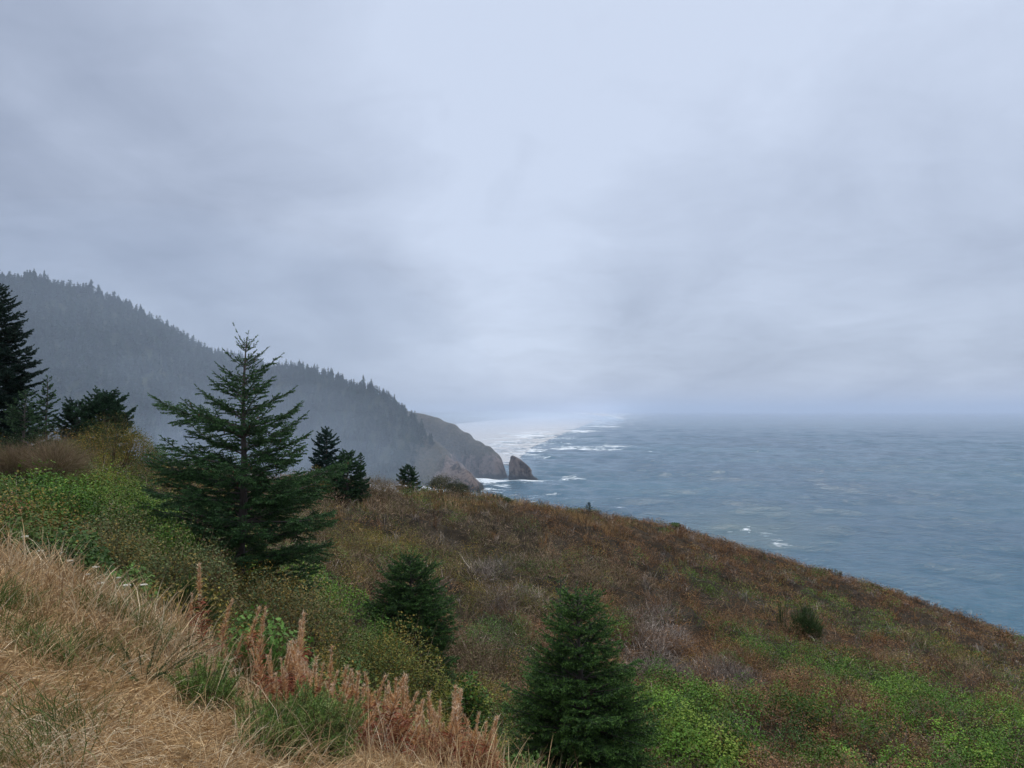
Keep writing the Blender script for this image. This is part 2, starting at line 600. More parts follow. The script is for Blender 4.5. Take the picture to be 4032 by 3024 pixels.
RA = ridge_pts([(-330, 262, 900), (-160, 258, 950), (-60, 262, 980), (0, 270, 1000), (30, 269, 1005), (60, 279, 1010), (93, 288, 1015), (120, 297, 1020), (153, 314, 1030),
                (180, 335, 1040), (204, 352, 1050), (232, 372, 1060), (262, 396, 1070), (300, 430, 1080)], 8)
RC = ridge_pts([(120, 325, 1290), (190, 342, 1310), (215, 348, 1315), (240, 352, 1320), (268, 362, 1330), (300, 376, 1340), (350, 400, 1350)], 6)
RB = ridge_pts([(200, 372, 1010), (250, 368, 980), (268, 363, 965), (300, 363, 940), (325, 369, 915), (345, 379, 890), (362, 381, 868), (378, 389, 845), (395, 401, 822),
                (412, 413, 798), (422, 424, 782), (432, 438, 764), (441, 448, 748)], 6)
RB2 = ridge_pts([(441, 454, 748), (452, 462, 728), (462, 470, 708), (470, 478, 690), (475, 487, 672)], 0)
RB = np.concatenate([RB, RB2[1:]])
RD = ridge_pts([(380, 404, 900), (405, 411, 872), (419, 414, 858), (432, 417, 850), (448, 423, 842), (463, 432, 834), (475, 440, 828), (485, 446, 822), (492, 452, 817), (495, 456, 812)], 0)


def hill_mesh(name, x0, x1, y0, y1, st, fz, rockf, mat_):
    xs = np.arange(x0, x1, st); ys = np.arange(y0, y1, st)
    X, Y = np.meshgrid(xs, ys, indexing='ij')
    Z = fz(X, Y)
    keep = Z > -3
    idx = np.arange(X.size).reshape(X.shape)
    q = np.stack([idx[:-1, :-1], idx[1:, :-1], idx[1:, 1:], idx[:-1, 1:]], -1).reshape(-1, 4)
    kf = keep.ravel()[q].any(1)
    q = q[kf]
    used = np.unique(q); remap = np.zeros(X.size, int); remap[used] = np.arange(len(used))
    V = np.stack([X, Y, np.maximum(Z, -0.9)], -1).reshape(-1, 3)[used]
    g = Geo(); g.add(V, remap[q], rockf(V))
    o = g.build(name, mat_, smooth=True)
    return tag(o, kind='structure')


M_HILL = hill_mat()


def fz_hills(X, Y):
    return np.maximum(ridge_field(X, Y, RA, 0.62, 0.7, seed=3, rough=26), ridge_field(X, Y, RC, 0.7, 0.7, seed=5, rough=12))


def fz_head(X, Y):
    z = ridge_field(X, Y, RB, 0.85, 0.95, seed=7, rough=7)
    tip = np.clip((X + 120) / 50, 0, 1)          # the bare end is craggy
    return z + tip * (np.abs(fbm(X / 9, Y / 9, 4, 9) - .5) * -22 + 3.5)


def fz_far(X, Y):
    best = np.full(X.shape, -50.0)
    for k in range(len(RD) - 1):
        a, b = RD[k], RD[k + 1]
        ab = b[:2] - a[:2]
        t = np.clip(((X - a[0]) * ab[0] + (Y - a[1]) * ab[1]) / (ab ** 2).sum(), 0, 1)
        d = np.hypot(X - a[0] - t * ab[0], Y - a[1] - t * ab[1])
        h = a[2] + t * (b[2] - a[2])
        w_ = 6 + 0.42 * h + (fbm(X / 14, Y / 14, 4, 4) - .5) * 9
        best = np.maximum(best, h * (1 - (d / np.maximum(w_, 2)) ** 2.6))
    return np.maximum(best + (fbm(X / 12, Y / 12, 4, 8) - .5) * 3.0, -5)


def rock_head(V):
    c = np.zeros((len(V), 3))
    px, py = proj(V)
    tip = np.clip((V[:, 0] + 92 - 0.55 * (V[:, 2] - 10)) / 26, 0, 1)
    c[:, 0] = tip * np.clip(1.25 - V[:, 2] / 60, 0, 1)
    c[:, 1] = np.clip((V[:, 0] + 140) / 60, 0, 1) * .8
    return c


def rock_far(V):
    c = np.zeros((len(V), 3))
    c[:, 0] = np.clip(1.0 - (V[:, 2] - 14) / 22, 0, 1) * .95
    c[:, 1] = 0.75
    return c


hill_mesh('hills', -1250, -60, 450, 1480, 5.0, fz_hills, lambda V: np.zeros((len(V), 3)), M_HILL)
hill_mesh('headland', -520, -10, 560, 1100, 2.2, fz_head, rock_head, M_HILL)
hill_mesh('headland', -220, 20, 780, 960, 1.6, fz_far, rock_far, M_HILL)


# forest on the hills
def conifer_geo(seed, tiers, arms, h=1.0):
    """a far conifer of unit height: a spire of ragged drooping sprays"""
    r = np.random.default_rng(seed)
    A, B, C, cl = [], [], [], []
    lean = r.normal(0, .03, 2)
    for k in range(tiers):
        f = (k + r.uniform(-.2, .2)) / tiers
        f = min(max(f, 0), 1)
        z = 0.12 + 0.86 * f
        rad = (0.21 * (1 - f) ** 0.8 + 0.02) * r.uniform(.75, 1.25)
        a0 = r.uniform(0, 6.3)
        for j in range(arms):
            a = a0 + j * 2 * PI / arms + r.uniform(-.3, .3)
            ra = rad * r.uniform(.55, 1.25)
            da = r.uniform(.28, .5) * 6.5 / arms
            tip = (ra * math.cos(a), ra * math.sin(a), z - ra * r.uniform(.05, .5))
            c0 = (lean[0] * z, lean[1] * z)
            up = z + 0.10 * r.uniform(.6, 1.3)
            A.append((c0[0], c0[1], min(up, 1.03)))
            B.append((c0[0] + ra * .75 * math.cos(a - da), c0[1] + ra * .75 * math.sin(a - da), z - ra * .45))
            C.append((c0[0] + tip[0], c0[1] + tip[1], tip[2]))
            A.append(A[-1]); B.append(C[-1])
            C.append((c0[0] + ra * .75 * math.cos(a + da), c0[1] + ra * .75 * math.sin(a + da), z - ra * .45))
            s = r.uniform(.7, 1.3)
            cl += [s, s * .85]
    return np.array(A), np.array(B), np.array(C), np.array(cl)


fr = np.random.default_rng(21)
VAR = [conifer_geo(100 + k, 6, 5) for k in range(6)]
G = Geo()
TREEC = np.array([0.020, 0.036, 0.022])


def plant_forest(n, x0, x1, y0, y1, fz, ok, hmin, hmax):
    x = fr.uniform(x0, x1, n); y = fr.uniform(y0, y1, n)
    z = fz(x, y)
    k = (z > 8) & ok(x, y, z)
    x, y, z = x[k], y[k], z[k]
    h = fr.uniform(hmin, hmax, len(x)) * (0.75 + 0.5 * fbm(x / 40, y / 40, 3, 12))
    a = fr.uniform(0, 6.3, len(x)); v = fr.integers(0, len(VAR), len(x))
    tint = fr.uniform(.65, 1.5, len(x))
    for j in range(len(VAR)):
        m = v == j
        A, B, C, cl = VAR[j]
        ca, sa = np.cos(a[m]), np.sin(a[m])
        def tf(Q):
            w_ = h[m][:, None] * 1.25
            return np.stack([x[m][:, None] + w_ * (ca[:, None] * Q[:, 0] - sa[:, None] * Q[:, 1]),
                             y[m][:, None] + w_ * (sa[:, None] * Q[:, 0] + ca[:, None] * Q[:, 1]),
                             z[m][:, None] - 1.0 + h[m][:, None] * Q[:, 2]], -1).reshape(-1, 3)
        col = (TREEC[None, None] * (cl[None, :, None] * tint[m][:, None, None])).reshape(-1, 3)
        G.tris(tf(A), tf(B), tf(C), col)


def facing(x, y, z):
    return np.ones(len(x), bool)


plant_forest(11000, -1150, -150, 620, 1110, fz_hills, lambda x, y, z: y < np.interp(x, RA[:, 0], RA[:, 1]) + 14, 13, 21)
plant_forest(1800, -900, -250, 1180, 1350, fz_hills, lambda x, y, z: z > 60, 12, 19)
plant_forest(7000, -480, -70, 600, 1040, fz_head,
             lambda x, y, z: (fr.random(len(x)) < np.clip((-72 - x + (z - 60) * .5) / 40, 0, 1)) & (y < np.interp(x, RB[:, 0], RB[:, 1]) + 12), 9, 15)
tag(G.build('forest', M_FAR), 'dark conifer forest covering the hazy hillsides behind the bay', kind='stuff')

SKYV = []
for k in range(7):
    A, B, C, cl = conifer_geo(300 + k, 10, 8)
    g = Geo(); g.tris(A, B, C, TREEC[None] * cl[:, None])
    g.tube([(0, 0, -.1), (0, 0, .5), (0, 0, 1.02)], [.02, .014, .003], 5, np.array([.03, .025, .02]))
    SKYV.append(g.build('conifer', M_FAR))


def skyline(ridge, n, hmin, hmax, fz, label, group, xmax=None):
    L = np.concatenate([[0], np.cumsum(np.hypot(*np.diff(ridge[:, :2], axis=0).T))])
    for i in range(n):
        s = (i + fr.uniform(.1, .9)) / n * L[-1]
        x = np.interp(s, L, ridge[:, 0]) + fr.normal(0, 2); y = np.interp(s, L, ridge[:, 1]) + fr.normal(0, 3)
        z = float(fz(np.array([x]), np.array([y]))[0])
        if z < 2: continue
        k = fr.integers(0, 7)
        o = SKYV[k]
        if 'label' in o: 
            o = o.copy(); COL.objects.link(o)
        h = (hmin + (hmax - hmin) * fr.random() ** 1.5) * (0.45 + 1.1 * fbm(np.array([s / 18]), np.array([3.0]), 3, 2)[0])
        o.location = (x, y, z - 1.0)
        wd = h * fr.uniform(.95, 1.5)
        o.scale = (wd, wd, h)
        o.rotation_euler = (0, 0, fr.uniform(0, 6.3))
        tag(o, label, 'tree', group)


skyline(RA[2:12], 130, 9, 19, fz_hills, 'dark conifer silhouetted on the skyline of the tall left hill', 'conifers along the skyline of the tall hill')
skyline(RC[1:6], 34, 10, 17, fz_hills, 'faint misty conifer on the distant ridge behind the big spruce', 'conifers on the faint ridge behind')
skyline(RB[2:12], 105, 7, 15, fz_head, 'dark conifer on the skyline of the sloping headland above the sea', 'conifers along the skyline of the headland')

# ------------------------------------------------------------------ sea
FOAM = [  # places of surf as bearing/row on the plan: column, row, half width, half depth, strength
    (498, 485, 22, 4, 1.0), (487, 489, 14, 3, .9), (525, 479, 19, 1.6, .95), (575, 478, 12, 1.8, .85), (505, 474, 6, 3, .6), (500, 464, 5, 6, .6),
    (581, 448, 34, 2.2, 1.15), (612, 446.5, 16, 2.4, 1.15), (568, 444, 8, 1.0, .7), (580, 431, 22, 2.0, 1.1), (524, 450, 30, 1.6, .95), (525, 443, 20, 2.2, .95),
    (550, 433, 14, 1.4, .9), (596, 426.5, 26, 1.4, 1.1), (610, 418, 22, 1.2, 1.1), (565, 438, 26, 1.2, .6), (505, 446, 24, 6, 1.0), (530, 436, 30, 6, 1.0),
    (560, 426, 30, 3.5, 1.0), (590, 420, 24, 2.2, 1.0), (612, 416, 24, 1.4, 1.0), (640, 452, 30, .8, .3), (600, 456, 40, 1.0, .35), (545, 462, 22, 1.0, .35), (650, 430, 40, .5, .3),
    (540, 492, 36, 1.4, .38), (560, 500, 60, 3, .42), (600, 508, 50, 2, .45), (480, 497, 14, 2, .5), (560, 486, 20, 1.0, .35), (640, 500, 50, 1.2, .28),
    (733, 520, 13, 5, .60), (748, 526, 14, 6, .64), (764, 534, 18, 7, .68), (780, 542, 16, 7, .68), (778, 549, 9, 5, .66),
    (735, 530, 40, 10, .26), (700, 512, 50, 5, .26), (810, 541, 30, 5, .22),
]
az = np.concatenate([np.arange(-70, -9, 3.0), np.arange(-8, 44, 0.07), np.arange(45, 95, 5.0)]) * PI / 180
rad = np.geomspace(120, 42000, 1150)
AZ, RD_ = np.meshgrid(az, rad, indexing='ij')
X = np.sin(AZ) * RD_; Y = np.cos(AZ) * RD_
Z = np.zeros_like(X)
dr = RD_ * math.log(rad[1] / rad[0])
sr = np.random.default_rng(8)
gust = 0.45 + 1.1 * fbm(X / 160, Y / 110, 3, 3)
for k in range(64):
    lam = 3.6 * (70 / 3.6) ** sr.random()
    th = math.radians(-104 + sr.normal(0, 26))
    kx, ky = math.cos(th) * 2 * PI / lam, math.sin(th) * 2 * PI / lam
    a = 0.0088 * lam ** 0.93 * sr.uniform(.6, 1.3)
    fade = np.clip((lam - 2.2 * dr) / (2 * dr), 0, 1)
    ph = kx * X + ky * Y + sr.uniform(0, 6.3) + 2.2 * vnoise(X / (lam * 5), Y / (lam * 5))
    Z += a * fade * gust * (np.exp(1.1 * (np.sin(ph) - 1)) * 1.8 - .85)
for lam, deg, a in ((62, -101, .42), (48, -97, .30), (83, -106, .40), (36, -108, .18)):      # the long swell rolling in
    th = math.radians(deg); kk = 2 * PI / lam
    ph = kk * (math.cos(th) * X + math.sin(th) * Y) + 3.0 * vnoise(X / 260 + lam, Y / 180)
    Z += a * np.clip((lam - 2.2 * dr) / (2 * dr), 0, 1) * (np.exp(1.3 * (np.sin(ph) - 1)) * 1.9 - .8) * (.5 + vnoise(X / 200, Y / 140 + lam))
px, py = proj(np.stack([X, Y, np.zeros_like(X)], -1))
foam = np.zeros_like(X)
wx = (fbm(X / 60, Y / 60, 4, 1) - .5); wy = (fbm(X / 50 + 40, Y / 80, 4, 2) - .5)
for cx, cy, sx, sy, am in FOAM:
    sc_ = min(1.0, (cy - 409) / 60)
    e = ((px + wx * 14 - cx) / sx) ** 2 + ((py + wy * 5 * sc_ - cy) / sy) ** 2
    foam = np.maximum(foam, am * np.exp(-e * 0.9) )
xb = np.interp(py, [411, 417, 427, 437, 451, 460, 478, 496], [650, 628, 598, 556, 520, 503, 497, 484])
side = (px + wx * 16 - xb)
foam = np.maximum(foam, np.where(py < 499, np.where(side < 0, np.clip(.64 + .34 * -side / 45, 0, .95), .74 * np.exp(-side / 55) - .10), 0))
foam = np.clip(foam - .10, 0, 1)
sh = np.clip(foam * 1.1, 0, 1) * .25 + np.clip(1 - np.hypot((px - 740) / 130, (py - 530) / 35), 0, 1) * .5
Z += np.clip(foam - .6, 0, 1) * 3.0 * (fbm(X / 18, Y / 18, 3, 5)) * (Y < 2600)
G = Geo()
idx = np.arange(X.size).reshape(X.shape)
Fc = np.stack([idx[:-1, :-1], idx[:-1, 1:], idx[1:, 1:], idx[1:, :-1]], -1).reshape(-1, 4)
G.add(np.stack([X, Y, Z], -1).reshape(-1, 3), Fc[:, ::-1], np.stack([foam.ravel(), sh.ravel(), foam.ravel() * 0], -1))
tag(G.build('sea', sea_mat(), smooth=True), kind='structure')
del X, Y, Z, AZ, RD_, px, py, foam, wx, wy, sh, dr, gust, idx, Fc

# beach that runs away behind the headlands, and the low land behind it
shore = np.array([(-60, 1000), (-40, 1500), (70, 2400), (380, 4600), (1150, 10000), (2600, 20000)], float)
tt = np.linspace(0, 1, 160)
ss = np.stack([np.interp(tt, np.linspace(0, 1, 6), shore[:, 0]), np.interp(tt, np.linspace(0, 1, 6), shore[:, 1])], -1)
G = Geo(); rows = []
for off, z in ((60, 0.15), (0, .5), (-60, 1.6), (-160, 4), (-260, 9)):
    rows.append(np.stack([ss[:, 0] + off * (1 + tt * 2), ss[:, 1], np.full(160, z)], -1))
V = np.stack(rows, 1)
idx = np.arange(160 * 5).reshape(160, 5)
Fc = np.stack([idx[:-1, :-1], idx[:-1, 1:], idx[1:, 1:], idx[1:, :-1]], -1).reshape(-1, 4)
G.add(V, Fc, np.ones(3))
tag(G.build('beach', sand_mat(), smooth=True), kind='structure')
G = Geo(); rows = []
for off, z in ((-258, 8), (-330, 16), (-420, 26), (-600, 40), (-1400, 55), (-3500, 60)):
    rows.append(np.stack([ss[:, 0] + off * (1 + tt * 2), ss[:, 1] + 100 * (off < -258), z * .6 * (0.5 + fbm(ss[:, 1] / 300 + off, ss[:, 0] * 0, 3, 4))], -1))
V = np.stack(rows, 1)
idx = np.arange(160 * 6).reshape(160, 6)
Fc = np.stack([idx[:-1, :-1], idx[:-1, 1:], idx[1:, 1:], idx[1:, :-1]], -1).reshape(-1, 4)
G.add(V, Fc, np.array([0, .2, 0]))
tag(G.build('coastal_hills', M_HILL, smooth=True), kind='structure')


# sea stack beside the headland
def rock_mesh(name, prof, Y, depth, seed, label):
    """prof: rows of (row, left column, right column) from the waterline up"""
    g = Geo(); n = 36
    rws = []
    ys = np.array([p[0] for p in prof], float)
    yy = np.linspace(ys[0], ys[-1], 26)
    base = P((prof[0][1] + prof[0][2]) / 2, prof[0][0], Y)
    for i, y in enumerate(yy):
        l = np.interp(-y, -ys, [p[1] for p in prof]); r_ = np.interp(-y, -ys, [p[2] for p in prof])
        a, b = P(l, y, Y), P(r_, y, Y)
        c = (a + b) / 2; hw = (b[0] - a[0]) / 2
        f = (yy[0] - y) / (yy[0] - yy[-1])
        dp = depth * (1 - 0.55 * f ** 1.6) * .5
        th = np.arange(n) / n * 2 * PI
        ex = np.sign(np.cos(th)) * np.abs(np.cos(th)) ** .75; ey = np.sign(np.sin(th)) * np.abs(np.sin(th)) ** .75
        nn = 1 + (fbm(th * 3.2 + 9 * seed, np.full(n, f * 5), 4, seed) - .5) * .42
        edge = np.abs(np.cos(th)) ** 4
        nn = 1 + (nn - 1) * (1 - edge * .6)
        rws.append(np.stack([c[0] + hw * ex * nn, c[1] + dp * ey * nn, c[2] + (fbm(th * 2, np.full(n, f * 7.), 3, seed + 1) - .5) * 1.4 * f], -1))
    V = np.array(rws).reshape(-1, 3)
    idx = np.arange(26 * n).reshape(26, n)
    nxt = np.roll(idx, -1, 1)
    Fc = np.stack([idx[:-1], nxt[:-1], nxt[1:], idx[1:]], -1).reshape(-1, 4)
    V[:n, 2] = -1.0
    cc = np.zeros((len(V), 3)); cc[:, 0] = .95
    g.add(V, Fc, cc)
    top = np.concatenate([V[-n:], [V[-n:].mean(0) + np.array([0, 0, .8])]])
    g.add(top, np.stack([np.arange(n), (np.arange(n) + 1) % n, np.full(n, n)], -1), np.array([.8, .6, 0]))
    o = g.build(name, M_HILL, smooth=False)
    return tag(o, label, 'rock')


rock_mesh('sea_stack', [(478.6, 508.3, 538), (477, 508.4, 534), (474, 508.6, 531.5), (470, 508.8, 531.5), (466, 509, 528.5), (463, 509.3, 525), (459, 510, 520), (457, 510.5, 516.5), (456, 511.5, 514)],
          797, 26, 1, 'large brown sea stack standing in the surf off the headland tip')
rock_mesh('sea_rock', [(491.5, 476.5, 481), (490, 477, 480.5), (488, 477.3, 479.6), (486.4, 478, 478.8)], 664, 4, 3, 'small dark rock in the water at the near headland foot')


# ------------------------------------------------------------------ spruces
def spruce(seed, H, R, nb, prof, elev=(8, 40), dens=110, nl=.024, nw=.007, step=.06, sub=True, sag=.25, lift=.3, tint=(0.034, 0.078, 0.032),
           tip=(0.080, 0.165, 0.052), irregular=.3, zmin=.03, twl=.42, cones=0, lean=(0, 0), dead=.0, extra=(), fine=False):
    """returns trunk geometry (with limbs) and crown geometry (needle-clad twigs) of a spruce standing at the origin"""
    r = np.random.default_rng(seed)
    if fine: dens, nl, nw = dens * 2.1, nl * 1.3, nw * 2.05
    else: dens, nl, nw = dens * 1.8, nl * 1.35, nw * 1.75
    T, Cn = Geo(), Geo()
    zz = np.linspace(0, H, 14)
    bend = np.stack([np.sin(zz * 1.7 + seed) * .012 * H * .3 + lean[0] * (zz / H), np.cos(zz * 1.3 + seed) * .012 * H * .3 + lean[1] * (zz / H), zz], -1)
    r0 = 0.016 * H + .02
    T.tube(bend, r0 * (1 - zz / H) ** .9 + .006, 9, np.ones(3) * .1, 0)
    twp, twd, twl_, twr, twt = [], [], [], [], []

    def twig(p, d, l, rad, t):
        twp.append(p); twd.append(d); twl_.append(l); twr.append(rad); twt.append(t)
    bl = []
    for i in range(nb):
        f = zmin + (0.985 - zmin) * ((i + r.uniform(0, 1)) / nb)
        if fine:       # boughs in whorls with gaps of shade between
            nwh = 15
            f = zmin + (.985 - zmin) * min(.999, max(0, (int(i / nb * nwh) + r.normal(.5, .13)) / nwh))
        bl.append((f, i * 2.39996 + r.uniform(-.5, .5), R * np.interp(f, [p[0] for p in prof], [p[1] for p in prof]) * r.uniform(1 - irregular, 1 + irregular * .55), None))
    for e in extra: bl.append(e)
    for f, a, L, e0 in bl:
        z = f * H
        b0 = np.array([np.interp(z, zz, bend[:, 0]), np.interp(z, zz, bend[:, 1]), z])
        L = max(L, .07)
        el = math.tan(math.radians(e0 if e0 is not None else np.interp(f, [0, 1], elev) + r.uniform(-7, 7)))
        hd = np.array([math.cos(a), math.sin(a), 0]); sd = np.array([-math.sin(a), math.cos(a), 0])
        n = max(4, int(L / .12))
        s = np.linspace(0, 1, n + 1)
        sg = sag * r.uniform(.6, 1.4)
        zc_ = el * s - sg * s ** 2 + (sg * .55 + lift * .3) * s ** 3
        cur = np.sin(s * 2.4) * r.uniform(-.12, .12)
        c = b0 + L * (hd * s[:, None] + sd * cur[:, None] + np.array([0, 0, 1.0]) * zc_[:, None])
        T.tube(c, (0.004 + .011 * L) * (1 - s * .85), 5, np.ones(3) * .1, 0)
        td = unit(np.gradient(c, axis=0))
        # needles on the limb itself, out to the tip
        for k in range(n):
            if s[k] > .25: twig(c[k], td[k], L / n * 1.05, 1.0, s[k])
        twig(c[-1], td[-1], .09, 1.0, 1.0)
        m = max(2, int(L * .86 / step))
        for k in range(m):
            q = .14 + .84 * (k + r.uniform(0, 1)) / m
            p0 = np.array([np.interp(q, s, c[:, j]) for j in range(3)])
            d0 = np.array([np.interp(q, s, td[:, j]) for j in range(3)])
            sgn = 1 if k % 2 else -1
            l = (twl * L * (1 - q) ** .8 * min(1, q * 2.2) + .06) * r.uniform(.65, 1.25)
            d = unit(d0 * r.uniform(.55, .95) + sd * sgn * r.uniform(.6, 1.0) + np.array([0, 0, r.uniform(-.42, .22)]))
            twig(p0, d, l, .9, q)
            if sub and l > .13:
                ms = int(l / .055)
                side = unit(np.cross(d, np.array([0, 0, 1.0])))
                for j in range(ms):
                    g = .2 + .75 * (j + r.random()) / ms
                    l2 = (l * .42 * (1 - g) + .05) * r.uniform(.7, 1.2)
                    d2 = unit(d * .8 + side * (1 if j % 2 else -1) * r.uniform(.5, .9) + np.array([0, 0, r.uniform(-.45, .2)]))
                    twig(p0 + d * l * g, d2, l2, .8, max(q, g))
    twig(bend[-1] - np.array([0, 0, .25]), np.array([0, 0, 1.0]), .25, 1.0, 1.0)
    Pp, D, Lw, Rr, Tt = map(np.array, (twp, twd, twl_, twr, twt))
    # thin wood of the twigs
    b = unit(cross(D, rand_dir(len(D), r)))
    T.tris(Pp - b * .004, Pp + b * .004, Pp + D * Lw[:, None], np.ones(3) * .1, 0)
    cnt = np.maximum(3, (Lw * dens).astype(int))
    ii = np.repeat(np.arange(len(cnt)), cnt)
    u = r.random(len(ii))
    pos = Pp[ii] + D[ii] * (u * Lw[ii])[:, None]
    rdv = rand_dir(len(ii), r)
    rdv = rdv - D[ii] * (rdv * D[ii]).sum(-1, keepdims=True)
    rdv = unit(rdv + np.array([0, 0, .25]))
    nd = unit(D[ii] * r.uniform(.45, 1.0, len(ii))[:, None] + rdv * .85)
    tw_t = np.clip(.85 + r.normal(0, .3, len(Tt)), 0, 1)[ii] * np.clip(u * 1.6 - .25, 0, 1)
    col = np.array(tint)[None] * (1 - tw_t[:, None]) + np.array(tip)[None] * tw_t[:, None]
    col = col * r.uniform(.75, 1.25, len(Tt))[ii][:, None]
    if dead > 0:
        dm = (r.random(len(Tt)) < dead)[ii]
        col[dm] = np.array([.10, .065, .035]) * r.uniform(.6, 1.3, dm.sum())[:, None]
    Cn.needles(pos, nd, nl * r.uniform(.7, 1.25, len(ii)) * Rr[ii], nw, col, 0, r)
    K = None
    if cones:
        K = Cn          # the small brown cones are part of the crown
        cand = np.where((Pp[:, 2] > H * .45) & (Lw > .08))[0]
        for q in r.choice(cand, cones):
            p0 = Pp[q] + D[q] * Lw[q] * r.uniform(.2, .9)
            K.tube([p0, p0 - np.array([0, 0, .012]), p0 - np.array([0, 0, .04]), p0 - np.array([0, 0, .07])], [.004, .012, .013, .003], 6, np.array([.13, .075, .035]) * r.uniform(.6, 1.3))
    return T, Cn, K


def plant_spruce(px, py, Y, label, group=None, rz=0.0, on_ground=True, **kw):
    q = P(px, py, Y)
    if on_ground: q[2] = float(ground(np.array([q[0]]), np.array([q[1]]))[0]) - .05
    t = thing('spruce_tree', q, label, 'tree', group, rz)
    T, Cn, K = spruce(**kw)
    T.build('trunk', M_BARK, t)
    Cn.build('crown', M_NEEDLE, t)
    return t


def top_height(px, py_top, Y):
    q = P(px, py_top, Y)
    return q[2] - float(ground(np.array([q[0]]), np.array([q[1]]))[0]) + .05


def A_(deg): return math.radians(deg)


GT = 'young spruces growing among the brush'
H1 = top_height(240, 336, 16)
plant_spruce(240, 600, 16, 'tallest spruce with an open ragged top and long reaching branches', seed=3, H=H1, R=1.95, nb=178,
             prof=[(0, .95), (.12, 1.05), (.32, 1.05), (.48, .94), (.60, .66), (.70, .43), (.80, .28), (.87, .20), (.93, .12), (1, .05)], elev=(0, 42), dens=95, nl=.025, nw=.0095, twl=.52, fine=True,
             irregular=.5, cones=90, sag=.2, lift=.5, step=.06, zmin=.02, lean=(0.05, 0),
             extra=[(.66, A_(180), 2.1, 16), (.66, A_(172), 1.3, 22), (.72, A_(8), 1.1, 26), (.65, A_(5), 1.25, 24), (.80, A_(170), .75, 26), (.84, A_(12), .8, 34), (.55, A_(-5), 1.5, 18),
                    (.93, A_(100), .3, 60), (.96, A_(200), .25, 62), (.9, A_(20), .45, 35), (.5, A_(185), 1.9, 10)])
H2 = top_height(408, 548, 19.2)
plant_spruce(416, 712, 19.2, 'narrow dense spruce half wrapped in yellowing vines below the tall one', seed=14, H=H2, R=1.08, nb=280,
             prof=[(0, 1.1), (.4, 1.05), (.54, 1.15), (.65, .84), (.78, .76), (.86, .56), (.93, .30), (1, .06)], dens=80, nl=.028, nw=.011, step=.065, irregular=.3, twl=.55, fine=True,
             tint=(0.032, 0.075, 0.028), tip=(0.095, 0.19, 0.046), sag=.28, lean=(-.22, 0))
H3 = top_height(577, 592, 14)
plant_spruce(584, 800, 14, 'broad dense conical spruce at the lower edge of the hillside', seed=29, H=H3, R=1.72, nb=330,
             prof=[(0, 1.0), (.21, .98), (.51, .80), (.69, .52), (.78, .42), (.87, .36), (.94, .25), (1, .1)], dens=85, nl=.025, nw=.0095, step=.066, irregular=.3, twl=.5, fine=True,
             tint=(0.036, 0.084, 0.028), tip=(0.12, 0.225, 0.048), sag=.26, lift=.2, elev=(-4, 40), lean=(-.1, 0))
plant_spruce(560, 690, 15.6, 'thin spire of a spruce poking up behind the broad conical one', seed=31, H=top_height(560, 577, 15.6), R=.42, nb=90,
             prof=[(0, 1), (.5, .8), (.8, .5), (1, .12)], dens=80, nl=.026, nw=.009, step=.08, sub=False, tint=(0.024, 0.06, 0.032))
FARK = dict(dens=70, nl=.062, nw=.034, step=.085, twl=.6)
plant_spruce(326, 480, 48, 'blue green bushy spruce just right of the tall one', seed=41, H=top_height(326, 428, 48), R=1.35, nb=70,
             prof=[(0, .9), (.3, 1.0), (.6, .75), (.85, .42), (1, .1)], tint=(0.022, 0.05, 0.036), tip=(0.04, 0.085, 0.06), irregular=.3, **FARK)
plant_spruce(347, 482, 46, 'rounded dark green spruce between the bluish one and a spiky one', seed=42, H=top_height(347, 452, 46), R=1.25, nb=60,
             prof=[(0, 1.0), (.4, .95), (.75, .65), (1, .15)], tint=(0.024, 0.06, 0.024), tip=(0.05, 0.11, 0.04), irregular=.3, **FARK)
plant_spruce(361, 484, 47, 'small spiky pale green spruce on the brow of the hill', seed=43, H=top_height(361, 453, 47), R=.85, nb=50,
             prof=[(0, 1.0), (.3, .8), (.6, .4), (.8, .22), (1, .06)], tint=(0.03, 0.07, 0.035), tip=(0.06, 0.12, 0.06), irregular=.3, **FARK)
plant_spruce(408, 492, 60, 'lone small spruce standing on the crest left of the golden grass', seed=44, H=top_height(408, 465, 60), R=1.05, nb=55,
             prof=[(0, .8), (.25, 1.0), (.55, .8), (.8, .5), (.9, .2), (1, .08)], tint=(0.02, 0.05, 0.022), tip=(0.04, 0.09, 0.035), irregular=.25, **FARK)
plant_spruce(589, 518, 74, 'tiny dark spruce seedling on the skyline against the sea', seed=45, H=1.25, R=.42, nb=26,
             prof=[(0, 1.0), (.4, .8), (.8, .4), (1, .1)], tint=(0.02, 0.035, 0.02), tip=(0.03, 0.05, 0.03), dens=70, nl=.06, nw=.03, step=.1, sub=False)
plant_spruce(-6, 430, 36, 'big dark spruce cut off by the left edge', seed=51, H=top_height(-6, 284, 36), R=2.1, nb=240,
             prof=[(0, .95), (.2, 1.0), (.45, .92), (.7, .62), (.88, .34), (1, .08)], dens=60, nl=.062, nw=.03, step=.09, tint=(0.014, 0.032, 0.022), tip=(0.026, 0.055, 0.034), irregular=.35)
plant_spruce(24, 440, 27, 'light tipped bushy spruce in front of the big dark one', seed=52, H=top_height(24, 392, 27), R=1.15, nb=70,
             prof=[(0, 1.0), (.35, .95), (.65, .6), (.85, .35), (1, .1)], dens=70, nl=.05, nw=.022, step=.085, tint=(0.025, 0.058, 0.026), tip=(0.06, 0.115, 0.045), irregular=.35)
plant_spruce(46, 440, 54, 'pale hazy spruce right behind the big dark one', seed=53, H=top_height(46, 376, 54), R=1.5, nb=70,
             prof=[(0, 1), (.5, .8), (.8, .45), (1, .1)], tint=(0.024, 0.045, 0.03), irregular=.35, **FARK)
